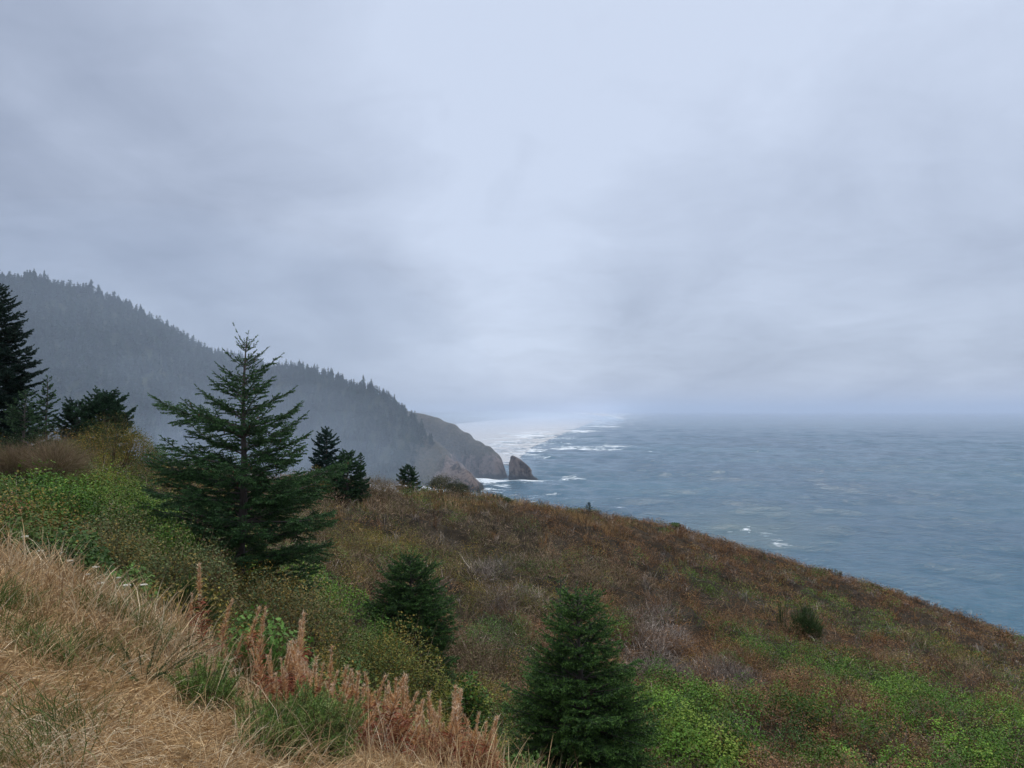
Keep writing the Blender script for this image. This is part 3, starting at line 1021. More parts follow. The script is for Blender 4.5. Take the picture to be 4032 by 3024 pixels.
plant_spruce(76, 440, 46, 'lower spruce of the pair on the left brow', seed=54, H=top_height(80, 405, 46), R=1.35, nb=95,
             prof=[(0, 1), (.4, 1.0), (.7, .85), (.9, .5), (1, .2)], elev=(5, 48), tint=(0.028, 0.060, 0.034), tip=(0.05, 0.10, 0.05), irregular=.35, **FARK)
plant_spruce(104, 442, 43, 'broad rounded spruce of the pair on the left brow', seed=55, H=top_height(102, 398, 43), R=1.5, nb=120,
             prof=[(0, 1.05), (.4, 1.08), (.7, .92), (.88, .55), (1, .15)], elev=(2, 50), tint=(0.028, 0.062, 0.032), tip=(0.05, 0.11, 0.05), irregular=.35, **FARK)

# ------------------------------------------------------------------ ground cover on the slope
PAL = {
    'salal': [(.080, .162, .021), (.118, .215, .026), (.050, .108, .017), (.15, .205, .032)],
    'red': [(.215, .108, .052), (.175, .092, .048), (.27, .145, .056), (.14, .085, .046)],
    'grey': [(.29, .235, .195), (.22, .18, .15), (.16, .125, .105), (.36, .30, .24)],
    'olive': [(.13, .14, .030), (.20, .155, .033), (.095, .115, .026), (.27, .17, .036)],
    'gold': [(.32, .20, .085), (.25, .155, .068), (.20, .12, .055), (.36, .25, .125)],
    'dark': [(.055, .105, .024), (.075, .14, .028), (.040, .08, .020), (.095, .135, .032)],
    'lime': [(.15, .18, .022), (.11, .165, .022), (.22, .18, .03), (.08, .12, .02)],
    'heath': [(.22, .15, .095), (.175, .12, .075), (.15, .13, .05), (.28, .20, .13)],
}
KINDS = list(PAL)
# patches: kind, column, row of the middle, half width, half height, weight
PATCH = [
    ('salal', 701, 582, 40, 10, 1.3), ('salal', 725, 592, 26, 8, 1.2), ('salal', 812, 622, 34, 12, 1.3), ('salal', 800, 664, 40, 14, 1.5), ('salal', 845, 674, 36, 14, 1.4),
    ('salal', 866, 616, 44, 9, 1.1), ('salal', 893, 634, 36, 10, 1.0), ('salal', 808, 578, 11, 4, 1.2), ('salal', 906, 700, 60, 14, 1.3), ('salal', 945, 730, 60, 18, 1.3), ('salal', 709, 714, 34, 14, 1.3),
    ('salal', 676, 728, 26, 18, 1.3), ('salal', 800, 752, 90, 14, 1.6), ('salal', 960, 760, 90, 16, 1.5), ('salal', 690, 765, 40, 14, 1.5), ('salal', 660, 690, 20, 12, .9), ('salal', 630, 640, 14, 10, .6),
    ('salal', 1020, 690, 40, 8, .9), ('dark', 760, 735, 60, 12, 1.0), ('dark', 690, 610, 50, 10, .8), ('dark', 740, 640, 40, 12, .8),
    ('grey', 668, 631, 34, 22, 1.2), ('grey', 736, 748, 24, 14, 1.8), ('grey', 655, 672, 26, 20, 1.1), ('grey', 735, 695, 26, 12, .9), ('heath', 931, 664, 70, 14, 1.2), ('heath', 985, 648, 60, 14, 1.0),
    ('gold', 440, 505, 44, 8, 3.4), ('gold', 560, 516, 70, 3.0, 1.2), ('gold', 640, 526, 50, 3.0, .7), ('gold', 772, 603, 26, 7, 1.6), ('gold', 997, 714, 34, 7, 1.5), ('gold', 690, 562, 20, 4, .8),
    ('red', 800, 582, 140, 20, 1.3), ('red', 920, 620, 110, 16, 1.0), ('red', 600, 545, 90, 18, 1.0), ('red', 720, 560, 70, 14, 1.2), ('olive', 880, 625, 90, 14, .8), ('olive', 960, 660, 60, 16, .8),
    ('heath', 540, 560, 110, 34, 1.1), ('heath', 370, 510, 40, 16, 1.6), ('olive', 360, 545, 45, 22, 1.3), ('olive', 450, 560, 60, 26, .9), ('grey', 490, 590, 40, 24, .8), ('olive', 530, 600, 50, 20, .7),
    ('dark', 500, 640, 40, 20, .7), ('heath', 500, 690, 34, 30, 1.0), ('dark', 490, 745, 40, 26, 1.2), ('olive', 455, 600, 26, 30, 1.0), ('dark', 380, 525, 26, 10, .7), ('dark', 600, 620, 30, 12, .5),
    ('lime', 95, 490, 60, 14, 1.8), ('olive', 170, 480, 50, 14, 1.3), ('salal', 60, 520, 90, 22, 1.4), ('salal', 150, 555, 60, 26, 1.5), ('dark', 20, 500, 50, 20, 1.6), ('olive', 110, 450, 60, 14, 1.4),
    ('olive', 130, 560, 90, 20, 1.4), ('olive', 280, 640, 100, 30, 1.4), ('olive', 400, 690, 80, 40, 1.4), ('salal', 330, 600, 22, 14, 1.7), ('salal', 375, 625, 34, 10, 1.5), ('salal', 455, 520, 10, 5, .8),
    ('dark', 60, 545, 60, 14, 1.2), ('dark', 200, 580, 60, 14, .9), ('salal', 418, 512, 14, 6, .8),
]
PW = []
for kd, cx, cy, sx, sy, wt in PATCH:
    c = hit(cx, cy); e = hit(cx, cy - sy * .8); b2 = hit(cx, min(cy + sy * .8, 790))
    dist = math.hypot(c[0], c[1])
    along = max(np.linalg.norm((e - b2)[:2]) * .5, 1.0)
    lat = max(sx * dist / F * (1.35 if kd == 'salal' else 1.15), .6)
    u = unit(c[:2][None])[0]
    PW.append((KINDS.index(kd), c[0], c[1], u, min(along, lat * 3 + 8), lat, wt))


def kind_at(x, y):
    """which plant rules at a place on the slope"""
    n = len(x)
    W = np.zeros((n, len(KINDS)))
    W[:, KINDS.index('red')] = .22; W[:, KINDS.index('heath')] = .34; W[:, KINDS.index('olive')] = .34
    W[:, KINDS.index('dark')] = .24; W[:, KINDS.index('grey')] = .16
    wx = (fbm(x * .22, y * .22, 3, 1) - .5); wy = (fbm(x * .22, y * .22, 3, 2) - .5)
    for k, cx, cy, u, al, la, wt in PW:
        dx, dy = x + wx * la * 1.1 - cx, y + wy * la * 1.1 - cy
        a = (dx * u[0] + dy * u[1]) / al; b = (dx * -u[1] + dy * u[0]) / la
        W[:, k] += wt * (1.5 if k == 0 else 1.0) * np.exp(-(a * a + b * b) ** 1.5) * 2
    for k in range(len(KINDS)):
        W[:, k] *= 0.35 + 1.6 * fbm(x * .45, y * .45, 3, 20 + k) ** 1.5
    g = W ** 2.2
    g /= g.sum(1, keepdims=True)
    return (g.cumsum(1) < rng.random((n, 1))).sum(1).clip(0, len(KINDS) - 1)


# tussocks of brush
ncl = 8200
thb = np.radians(rng.uniform(-41, 42, ncl))
rb = np.sqrt(rng.uniform(8.5 ** 2, 104 ** 2, ncl))
near = rng.uniform(8.5, 40, 1500); thb = np.concatenate([thb, np.radians(rng.uniform(-41, 42, 1500))]); rb = np.concatenate([rb, near])
cx, cy = np.sin(thb) * rb, np.cos(thb) * rb
ok = (bank(cx, cy) < -.5)
cx, cy, rb = cx[ok], cy[ok], rb[ok]
nbig = 620                                   # larger single bushes that stand above the rest
tb, qb = np.radians(rng.uniform(-40, 41, nbig)), np.sqrt(rng.uniform(17 ** 2, 92 ** 2, nbig))
bx_, by_ = np.sin(tb) * qb, np.cos(tb) * qb
cx, cy, rb = np.concatenate([cx, bx_]), np.concatenate([cy, by_]), np.concatenate([rb, qb])
cz = ground(cx, cy)
kd = kind_at(cx, cy)
_n = (rb < 16) & np.isin(kd, [KINDS.index(q) for q in ('red', 'heath', 'grey', 'gold')])
kd[_n] = np.where(rng.random(_n.sum()) < .55, KINDS.index('dark'), KINDS.index('olive'))
kd[-nbig:] = np.where(rng.random(nbig) < .55, kd[-nbig:], rng.choice([KINDS.index(q) for q in ('olive', 'dark', 'heath', 'salal', 'olive')], nbig))
kd[-nbig:][kd[-nbig:] == KINDS.index('gold')] = KINDS.index('olive')
Rc = rng.uniform(.35, .95, len(cx)) * np.where(rb < 14, .6, 1)
Hc = rng.uniform(.35, 1.15, len(cx)) * (0.35 + 1.4 * fbm(cx * .3, cy * .3, 3, 31)) * np.where(rb < 14, .7, 1)
Hc *= np.array([{'salal': 1.05, 'red': .85, 'grey': 1.15, 'olive': .95, 'gold': .6, 'dark': .9, 'lime': 1.0, 'heath': 1.05}[k] for k in KINDS])[kd]
Rc[-nbig:] *= rng.uniform(1.3, 2.3, nbig); Hc[-nbig:] = rng.uniform(.6, 1.25, nbig) * np.interp(qb, [45, 75], [1, .7])
edge_h = np.interp(rb, [60, 75], [1, .75]); Hc *= edge_h
nlv = np.clip(185000 / rb ** 2, 38, 700) * (Rc / .55) ** 1.6
GEOS = {'salal_shrubs': Geo(), 'dry_brush': Geo(), 'golden_grass': Geo()}


def scatter(kname, geo):
    k = KINDS.index(kname)
    s = np.where(kd == k)[0]
    pal = np.array(PAL[kname])
    leafy = kname in ('salal', 'dark', 'lime', 'olive')
    nl_ = (nlv[s] * {'salal': 1.5, 'dark': 1.3, 'lime': 1.2, 'olive': 1.0, 'red': 1.0, 'grey': .12, 'gold': .0, 'heath': .8}[kname]).astype(int)
    nb_ = (nlv[s] * {'salal': .12, 'dark': .12, 'lime': .15, 'olive': .22, 'red': .30, 'grey': .9, 'gold': 1.3, 'heath': .5}[kname]).astype(int)
    ctint = rng.uniform(.55, 1.5, len(s))
    cmain = rng.integers(0, len(pal), len(s))
    if nl_.sum():
        ii = np.repeat(np.arange(len(s)), nl_); n = len(ii); j = s[ii]
        d = rand_dir(n); d[:, 2] = np.abs(d[:, 2]) * .9 + .02
        rr_ = rng.uniform(.62, 1.06, n) ** .6
        lump = 0.75 + .5 * vnoise(d[:, 0] * 2.2 + j * 1.7, d[:, 1] * 2.2 + j * .9)
        p = np.stack([cx[j] + d[:, 0] * Rc[j] * rr_ * lump, cy[j] + d[:, 1] * Rc[j] * rr_ * lump, cz[j] + d[:, 2] * Hc[j] * rr_ * lump * 1.25 + .02], -1)
        nr = unit(d * .95 + rand_dir(n) * .6 + np.array([0, 0, .35]))
        t = unit(cross(nr, rand_dir(n)) + d * .3)
        px1 = rb[j] / F
        base = {'salal': .075, 'dark': .06, 'lime': .05, 'olive': .045, 'red': .055, 'heath': .045, 'grey': .04}[kname]
        L = np.maximum(base, px1 * 1.0) * rng.uniform(.6, 1.3, n)
        pick = np.where(rng.random(n) < .82, cmain[ii], rng.integers(0, len(pal), n))
        col = pal[pick] * (ctint[ii] * rng.uniform(.72, 1.28, n))[:, None]
        geo.leaves(p, t, nr, L, L * .62, col, 0)
    if nb_.sum():
        ii = np.repeat(np.arange(len(s)), nb_); n = len(ii); j = s[ii]
        a = rng.uniform(0, 6.283, n); q = np.sqrt(rng.random(n))
        x = cx[j] + np.cos(a) * q * Rc[j] * 1.05; y = cy[j] + np.sin(a) * q * Rc[j] * 1.05
        z = ground(x, y) - .02
        hh = Hc[j] * np.sqrt(np.maximum(1 - (q * .8) ** 2, .1)) * rng.uniform(.6, 1.35, n)
        if kname == 'gold': hh = hh * 1.1 + .12
        spread = {'gold': .35, 'grey': .9, 'heath': 1.1, 'red': 1.0}.get(kname, .9)
        t = unit(np.stack([np.cos(a) * q * spread + rng.normal(0, spread * .5, n), np.sin(a) * q * spread + rng.normal(0, spread * .5, n), np.ones(n)], -1))
        px1 = rb[j] / F
        Wd = np.maximum(.006, px1 * .42) * rng.uniform(.6, 1.3, n)
        # branchlets start somewhere up the plant, most of them near its surface
        st = rng.random(n) ** .7 * .62 * (0 if kname == 'gold' else 1)
        p = np.stack([x, y, z], -1) + t * (hh * st)[:, None]
        t2 = unit(t + rand_dir(n) * (.15 if kname == 'gold' else .85))
        tw = np.array(PAL['grey' if kname in ('salal', 'dark', 'lime', 'olive', 'grey', 'heath') else kname])
        if kname == 'heath': tw = np.array(PAL['heath'])
        if kname == 'olive': tw = np.array(PAL['heath'])
        col = tw[rng.integers(0, len(tw), n)] * (ctint[ii] * rng.uniform(.45, 1.6, n))[:, None]
        geo.needles(p, t2, hh * (1 - st) * rng.uniform(.7, 1.1, n), Wd, col, 1)


def dead_tufts(n):
    a = np.radians(rng.uniform(-41, 42, n)); r = np.sqrt(rng.uniform(14 ** 2, 98 ** 2, n))
    x, y = np.sin(a) * r, np.cos(a) * r
    k = kind_at(x, y); ok_ = np.isin(k, [KINDS.index(q) for q in ('red', 'heath', 'grey', 'olive')])
    x, y, r = x[ok_], y[ok_], r[ok_]
    ii = np.repeat(np.arange(len(x)), rng.integers(5, 16, len(x))); m_ = len(ii)
    px1 = r[ii] / F
    bx, by = x[ii] + rng.normal(0, .12, m_), y[ii] + rng.normal(0, .12, m_)
    t = unit(np.stack([rng.normal(0, .42, m_), rng.normal(0, .42, m_), np.ones(m_)], -1))
    hh = (rng.uniform(.5, 1.25, len(x)) * np.interp(r, [40, 80], [1, .8]))[ii] * rng.uniform(.5, 1.1, m_)
    tw = np.concatenate([PAL['grey'], PAL['heath'], PAL['red']])
    col = tw[rng.integers(0, len(tw), len(x))][ii] * rng.uniform(.5, 1.5, m_)[:, None]
    p = np.stack([bx, by, ground(bx, by)], -1)
    G_ = GEOS['dry_brush']
    t1 = unit(t + rand_dir(m_) * .8 + np.array([0, 0, -.2]))
    G_.blades(p, t, t1, hh, np.maximum(.008, px1 * .5), col, 1)
    # a few withered leaves near the tips
    q = np.repeat(np.arange(m_), 3)
    pp = p[q] + t[q] * (hh[q] * rng.uniform(.35, .75, len(q)))[:, None]
    G_.leaves(pp, rand_dir(len(q)), rand_dir(len(q)), np.maximum(.05, px1[q]) * rng.uniform(.6, 1.3, len(q)), np.maximum(.03, px1[q] * .6), col[q] * rng.uniform(.6, 1.3, len(q))[:, None], 0)


dead_tufts(3200)
for kname in KINDS:
    scatter(kname, GEOS['salal_shrubs' if kname in ('salal', 'dark', 'lime') else 'golden_grass' if kname == 'gold' else 'dry_brush'])
tag(GEOS['salal_shrubs'].build('green_groundcover', [M_LEAF, M_DRY]), 'low green leafy ground cover in patches on the slope', kind='stuff')
tag(GEOS['dry_brush'].build('dry_brush', [M_LEAF, M_DRY]), 'tangled brown and grey brush covering the slope', kind='stuff')
tag(GEOS['golden_grass'].build('golden_grass', [M_LEAF, M_DRY]), 'golden dry grass along the crest of the slope', kind='stuff')


# ------------------------------------------------------------------ shrubs one can point at
def shrub(seed, R, H, n, leaf, pal, nstem=60, twig_pal='heath', lobes=9, ry=None, wl=.6, upright=0.0, blades=0):
    r = np.random.default_rng(seed)
    ry = ry or R
    S, L_ = Geo(), Geo()
    pal = np.array(pal); tp = np.array(PAL[twig_pal])
    a = r.uniform(0, 6.283, lobes); q = np.sqrt(r.random(lobes)) * .72
    lc = np.stack([np.cos(a) * q * R, np.sin(a) * q * ry, H * (.30 + .30 * r.random(lobes)) * (1.05 - q * .5)], -1)
    lr = r.uniform(.32, .52, lobes)
    for i in range(lobes):
        S.tube([(lc[i, 0] * .2, lc[i, 1] * .2, -.1), lc[i] * np.array([.7, .7, .6]), lc[i] + np.array([0, 0, H * .2])], [.018 * H + .004, .012 * H + .003, .003], 5, tp[0] * .5)
    ii = r.integers(0, lobes, n)
    d = rand_dir(n, r); d[:, 2] = np.where(d[:, 2] < -.3, -d[:, 2], d[:, 2])
    k = r.uniform(.4, 1.08, n) ** .55
    lump = .78 + .44 * vnoise(d[:, 0] * 2.5 + ii * 3.1, d[:, 1] * 2.5 + d[:, 2] * 2 + seed)
    sc_ = np.stack([lr[ii] * R, lr[ii] * ry, lr[ii] * H * 1.0], -1)
    p = lc[ii] + d * sc_ * (k * lump)[:, None]
    p[:, 2] = np.maximum(p[:, 2], .02)
    nr = unit(d * .6 + rand_dir(n, r) * .8 + np.array([0, 0, .5]))
    t = unit(cross(nr, rand_dir(n, r)) + d * .35 + np.array([0, 0, upright]))
    lt = r.uniform(.75, 1.3, lobes)
    lp = r.integers(0, len(pal), lobes)
    pk = np.where(r.random(n) < .5, lp[ii], r.integers(0, len(pal), n))
    col = pal[pk] * (lt[ii] * r.uniform(.75, 1.25, n))[:, None]
    if blades:
        L_.needles(p, unit(d * .6 + np.array([0, 0, upright]) + rand_dir(n, r) * .5), leaf * r.uniform(.7, 1.3, n), leaf * wl, col, 0, r)
    else:
        ll = leaf * r.uniform(.6, 1.25, n)
        L_.leaves(p, t, nr, ll, ll * wl, col, 0)
    # fine twigs that show between the leaves
    m = nstem * lobes
    jj = r.integers(0, lobes, m)
    d2 = rand_dir(m, r); d2[:, 2] = np.abs(d2[:, 2])
    p2 = lc[jj] + d2 * sc_[:1] * 0 + d2 * np.stack([lr[jj] * R, lr[jj] * ry, lr[jj] * H], -1) * r.uniform(.2, .75, m)[:, None]
    p2[:, 2] = np.maximum(p2[:, 2], .02)
    S.needles(p2, unit(d2 + rand_dir(m, r) * .5 + np.array([0, 0, .3])), lr[jj] * H * r.uniform(.3, .75, m), max(.006, leaf * .14), tp[r.integers(0, len(tp), m)] * r.uniform(.7, 1.3, m)[:, None], 0, r)
    return S, L_


def sprig_bush(seed, R, ry, H, ns, spine, sw, pal, dens, spread=1.0, fwd=.5, short=False):
    """long arching sprigs thick with spines or fine green twigs"""
    r = np.random.default_rng(seed)
    S, L_ = Geo(), Geo()
    pal = np.array(pal)
    pp, dd, cc = [], [], []
    for k in range(ns):
        a = r.uniform(0, 6.283); q = math.sqrt(r.random())
        b = np.array([math.cos(a) * R * .45 * q, math.sin(a) * ry * .45 * q, 0])
        out = np.array([math.cos(a) * R, math.sin(a) * ry, 0]) * q * .7 * spread
        out += np.append(r.normal(0, .12, 2) * R, 0)
        hh = H * (1.05 - .55 * q ** 2) * r.uniform(.45, 1.12)
        t = np.linspace(0, 1, 7)[:, None]
        if short:      # short side sprays all through a rounded bush
            dv = rand_dir(1, r)[0]; dv[2] = abs(dv[2])
            k = r.uniform(.35, .85) * (.62 + .75 * float(vnoise(np.array([dv[0] * 2.3 + seed]), np.array([dv[1] * 2.3 + dv[2] * 2]))[0]))
            b = dv * np.array([R, ry, H]) * k
            b[:2] += r.normal(0, .06, 2) * R
            out = unit((dv + rand_dir(1, r)[0] * .5 + np.array([0, 0, .5]))[None])[0] * H * r.uniform(.18, .42)
            hh = H * r.uniform(.02, .14)
        c = b + out * t ** 1.3 + np.array([0, 0, hh]) * (t * 1.25 - .25 * t ** 2)
        S.tube(c, np.linspace(.003, .0012, 7) * max(1.0, sw / .005), 4, np.array([.10, .085, .04]))
        Ls = np.linalg.norm(np.diff(c, axis=0), axis=1).sum()
        m = int(Ls * dens)
        u = r.uniform(.22, 1, m) ** .8
        pp.append(np.stack([np.interp(u, t[:, 0], c[:, j]) for j in range(3)], -1))
        g = np.gradient(c, axis=0); g /= np.linalg.norm(g, axis=1, keepdims=True)
        dd.append(np.stack([np.interp(u, t[:, 0], g[:, j]) for j in range(3)], -1))
        cc.append(pal[r.integers(0, len(pal))] * r.uniform(.7, 1.3) * r.uniform(.8, 1.2, (m, 1)))
    p, d, c = map(np.concatenate, (pp, dd, cc))
    L_.needles(p, unit(d * fwd + rand_dir(len(p), r) * .6), spine * r.uniform(.6, 1.4, len(p)), sw, c, 0, r)
    return S, L_


def plant_shrub(name, px, py, Y, wpx, hpx, label, cat='shrub', group=None, n=6000, leaf=.04, pal='olive', seed=1, mat_=None, rz=0, depth=1.0, **kw):
    q = P(px, py, Y)
    g0 = float(ground(np.array([q[0]]), np.array([q[1]]))[0])
    top = P(px, py - hpx, Y)[2]
    Hh = max(top - g0, .3) + .05
    q[2] = g0 - .05
    Rr = wpx * .5 * Y / F
    pl_ = PAL[pal] if isinstance(pal, str) else pal
    if 'sprigs' in kw:
        S, L_ = sprig_bush(seed, Rr, Rr * depth, Hh, kw['sprigs'], leaf, kw['sw'], pl_, kw['dens'], kw.get('spread', 1.0), kw.get('fwd', .5), kw.get('short', False))
    else:
        S, L_ = shrub(seed, Rr, Hh, n, leaf, pl_, ry=Rr * depth, **kw)
    t = thing(name, q, label, cat, group, 0)
    S.build('stems', M_DRY, t)
    L_.build('foliage', mat_ or M_LEAF, t)
    return t


YEL = [(.10, .13, .03), (.15, .15, .03), (.08, .11, .028), (.22, .17, .035), (.065, .10, .026)]
HUC = [(.095, .12, .045), (.125, .13, .045), (.07, .10, .038), (.16, .12, .05), (.22, .16, .042)]
BRI = [(.068, .155, .02), (.095, .195, .024), (.045, .11, .017), (.125, .19, .028)]
plant_shrub('leafy_shrub', 78, 540, 15.5, 160, 66, 'bright green leafy bush left of the tall spruce under the bare twigs', seed=61, n=20000, leaf=.05, pal=BRI, lobes=16)
plant_shrub('leafy_shrub', 166, 585, 14.2, 110, 74, 'bright green bush hugging the foot of the tall spruce', seed=62, n=12000, leaf=.042, pal=BRI, lobes=12)
plant_shrub('twiggy_shrub', 25, 492, 22, 130, 62, 'leafless greyish purple shrub at the left edge', seed=63, n=2500, leaf=.035, pal='heath', nstem=900, twig_pal='heath', lobes=14)
plant_shrub('olive_shrub', 108, 472, 33, 92, 56, 'rounded olive green shrub below the pair of spruces', seed=64, n=11000, leaf=.06, pal='olive', lobes=14)
plant_shrub('olive_shrub', 150, 478, 36, 40, 40, 'dark olive bush at the tip of the left knoll', seed=65, n=5000, leaf=.06, pal='dark', lobes=9)
plant_shrub('yellow_shrub', 92, 500, 26, 90, 38, 'yellow green shrub between the bare twigs and the tall spruce', seed=66, n=9000, leaf=.05, pal='lime', lobes=14)
plant_shrub('huckleberry_shrub', 100, 592, 11.2, 150, 88, 'brownish green small leaved shrub above the white flower heads', seed=67, n=15000, leaf=.040, pal=HUC, nstem=70, lobes=16)
plant_shrub('huckleberry_shrub', 180, 622, 10.5, 130, 92, 'twiggy small leaved shrub in the shade of the tall spruce', seed=68, n=11000, leaf=.040, pal=HUC, nstem=70, lobes=14)
plant_shrub('huckleberry_shrub', 268, 672, 10.8, 165, 118, 'wide small leaved shrub behind the tallest plume stalk', seed=69, n=17000, leaf=.040, pal=HUC, nstem=70, lobes=17)
plant_shrub('huckleberry_shrub', 375, 722, 11.5, 150, 112, 'yellowing small leaved shrub above the row of pink plumes', seed=70, n=18000, leaf=.040, pal=YEL, nstem=60, lobes=18)
plant_shrub('leafy_shrub', 330, 618, 15.5, 56, 40, 'small vivid green bush right of the tall spruce foot', seed=71, n=6000, leaf=.045, pal=BRI, lobes=8)
plant_shrub('leafy_shrub', 372, 640, 15.0, 70, 40, 'vivid green bush touching the narrow vine wrapped spruce', seed=72, n=7000, leaf=.045, pal=BRI, lobes=9)
plant_shrub('leafy_shrub', 462, 745, 17.0, 84, 66, 'green and yellow vines hanging down beside the narrow spruce', seed=73, n=5000, leaf=.075, pal=[(.045, .10, .022), (.065, .14, .025), (.035, .08, .018), (.16, .18, .03)], lobes=12, wl=.9)
plant_shrub('olive_shrub', 316, 492, 45, 32, 30, 'olive dome of brush left of the bluish spruce', seed=74, n=4000, leaf=.07, pal='olive', lobes=8)
plant_shrub('twiggy_shrub', 372, 505, 50, 70, 34, 'bare grey twigged bush on the brow before the lone spruce', seed=75, n=3000, leaf=.06, pal='heath', nstem=260, twig_pal='heath', lobes=12)
plant_shrub('coastal_shrub', 441, 495, 63, 44, 20, 'grey green domed bush on the crest above the golden grass', seed=76, n=6000, leaf=.08, pal=[(.06, .07, .03), (.085, .09, .035), (.05, .06, .03), (.10, .09, .04)], lobes=8)
plant_shrub('coastal_shrub', 461, 497, 63, 38, 17, 'darker domed bush on the crest edge against the surf', seed=77, n=5000, leaf=.08, pal=[(.04, .055, .03), (.055, .07, .03), (.035, .045, .025)], lobes=7)
plant_shrub('coastal_shrub', 429, 499, 60, 22, 12, 'small lime green bush in front of the crest domes', seed=78, n=1500, leaf=.09, pal='lime', lobes=5)
plant_shrub('coastal_shrub', 672, 533, 80, 20, 10, 'small dark bush on the skyline against open water', seed=79, n=1200, leaf=.12, pal='dark', lobes=6)
BRO = [(.045, .085, .022), (.07, .115, .03), (.035, .065, .02)]
GOR = [(.14, .23, .05), (.19, .27, .06), (.10, .18, .045), (.22, .25, .08)]
plant_shrub('broom_bush', 497, 511, 64, 26, 15, 'dark green upright broom tuft on the crest', seed=80, leaf=.22, pal=BRO, sprigs=70, sw=.04, dens=50, fwd=1.4, mat_=M_NEEDLE)
plant_shrub('broom_bush', 806, 638, 43, 30, 22, 'dark feathery broom bush among green leaves on the right slope', seed=81, leaf=.16, pal=BRO, sprigs=700, sw=.016, dens=40, fwd=.9, short=True, mat_=M_NEEDLE)
plant_shrub('broom_bush', 782, 626, 45, 14, 30, 'thin wispy broom stems beside the dark broom bush', seed=86, leaf=.16, pal=BRO, sprigs=18, sw=.018, dens=30, fwd=1.6, mat_=M_NEEDLE)
plant_shrub('broom_bush', 186, 640, 8.6, 50, 58, 'dark green broom tuft in the dry grass below the tall spruce', seed=82, leaf=.09, pal=BRO, sprigs=170, sw=.005, dens=110, fwd=1.8, mat_=M_NEEDLE)
plant_shrub('broom_bush', 255, 700, 7.2, 44, 62, 'bright green broom tuft beside the first pink plumes', seed=83, leaf=.09, pal=[(.06, .14, .025), (.09, .18, .03)], sprigs=120, sw=.005, dens=120, fwd=1.9, mat_=M_NEEDLE)
plant_shrub('gorse_bush', 294, 815, 5.1, 138, 108, 'spiny bright green gorse bush at the lower edge in front of the plumes', seed=84, leaf=.026, pal=GOR, sprigs=1500, sw=.0048, dens=300, short=True, mat_=M_NEEDLE)
plant_shrub('gorse_bush', 202, 745, 5.6, 62, 60, 'smaller gorse bush half buried in the dry grass', seed=85, leaf=.026, pal=GOR[:3], sprigs=300, sw=.0048, dens=300, short=True, mat_=M_NEEDLE)
plant_shrub('gorse_bush', 142, 712, 5.7, 80, 46, 'low dark gorse sprays lying in the tan grass', seed=87, leaf=.024, pal=BRO, sprigs=46, sw=.004, dens=300, spread=2.0, mat_=M_NEEDLE)

# ------------------------------------------------------------------ grass bank
gr = np.random.default_rng(77)
TAN = np.array([(.57, .385, .20), (.46, .30, .15), (.63, .47, .275), (.33, .20, .10), (.52, .345, .175), (.68, .55, .37)])
GRN = np.array([(.085, .135, .035), (.11, .16, .04), (.15, .16, .05)])


def bank_grass(n, lo, hi, wd, lay, rmax, pal, mask=None, seed=0, lift=.0, bend=1.0):
    a = np.radians(gr.uniform(-52, 26, n)); r = np.sqrt(gr.uniform(2.6 ** 2, rmax ** 2, n)) if rmax > 5 else np.sqrt(gr.uniform(2.6 ** 2, rmax ** 2, n))
    x, y = np.sin(a) * r, np.cos(a) * r
    k = bank(x, y) > gr.uniform(-.5, .25, n)
    if mask is not None: k &= mask(x, y)
    x, y, r = x[k], y[k], r[k]
    n = len(x)
    z = ground(x, y)
    dirn = fbm(x * 1.6, y * 1.6, 3, 41 + seed) * 11 + gr.normal(0, .9, n)
    lay_ = lay * (.4 + 1.2 * fbm(x * 1.1, y * 1.1, 3, 44 + seed))
    t0 = unit(np.stack([np.cos(dirn) * lay_ + gr.normal(0, .35, n) * lay ** .5, np.sin(dirn) * lay_ + gr.normal(0, .35, n) * lay ** .5, np.ones(n) * (1.05 - np.minimum(lay_, 1) * .55)], -1))
    t1 = unit(t0 + np.stack([np.cos(dirn), np.sin(dirn), -np.ones(n) * .9], -1) * gr.uniform(.2, 1.1, n)[:, None] * bend)
    L = gr.uniform(lo, hi, n) * (.6 + .8 * fbm(x * .9, y * .9, 3, 47))
    W = np.maximum(wd, r / F * .55) * gr.uniform(.6, 1.3, n)
    pm = fbm(x * 1.5, y * 1.5, 3, 50 + seed)
    pk = np.clip((pm * 1.7 - .35) * len(pal) + gr.normal(0, 1.3, n), 0, len(pal) - 1).astype(int)
    col = pal[pk] * gr.uniform(.55, 1.25, n)[:, None]
    G.blades(np.stack([x, y, z + lift], -1), t0, t1, L, W, col, 0, gr)


G = Geo()
bank_grass(150000, .06, .19, .0030, 1.25, 9.6, TAN, seed=0)                       # matted dead grass
bank_grass(26000, .14, .36, .0026, .5, 9.8, TAN, seed=1)                       # standing dry grass
edge = lambda x, y: bank(x, y) < 2.2
bank_grass(9000, .30, .58, .0028, .28, 10.0, TAN, mask=edge, seed=2, bend=.6)  # taller stalks along the brow
tag(G.build('dry_grass', M_DRY), 'tan dry grass covering the bank in front', kind='stuff')

G = Geo()
gspots = [hit(18, 640), hit(98, 655), hit(60, 660), hit(105, 615), hit(20, 765), hit(60, 730), hit(210, 700), hit(150, 640), hit(5, 610)]
gm = lambda x, y: np.max([np.exp(-((x - s[0]) ** 2 + (y - s[1]) ** 2) / .07) for s in gspots], 0) > gr.random(len(x)) ** .6
bank_grass(90000, .18, .40, .0035, .35, 9.6, GRN, mask=gm, seed=3)
tag(G.build('green_grass', M_LEAF), 'green grass tufts coming up through the dry bank', kind='stuff')

# ------------------------------------------------------------------ plume stalks (gone to seed) along the brow
pr = np.random.default_rng(91)


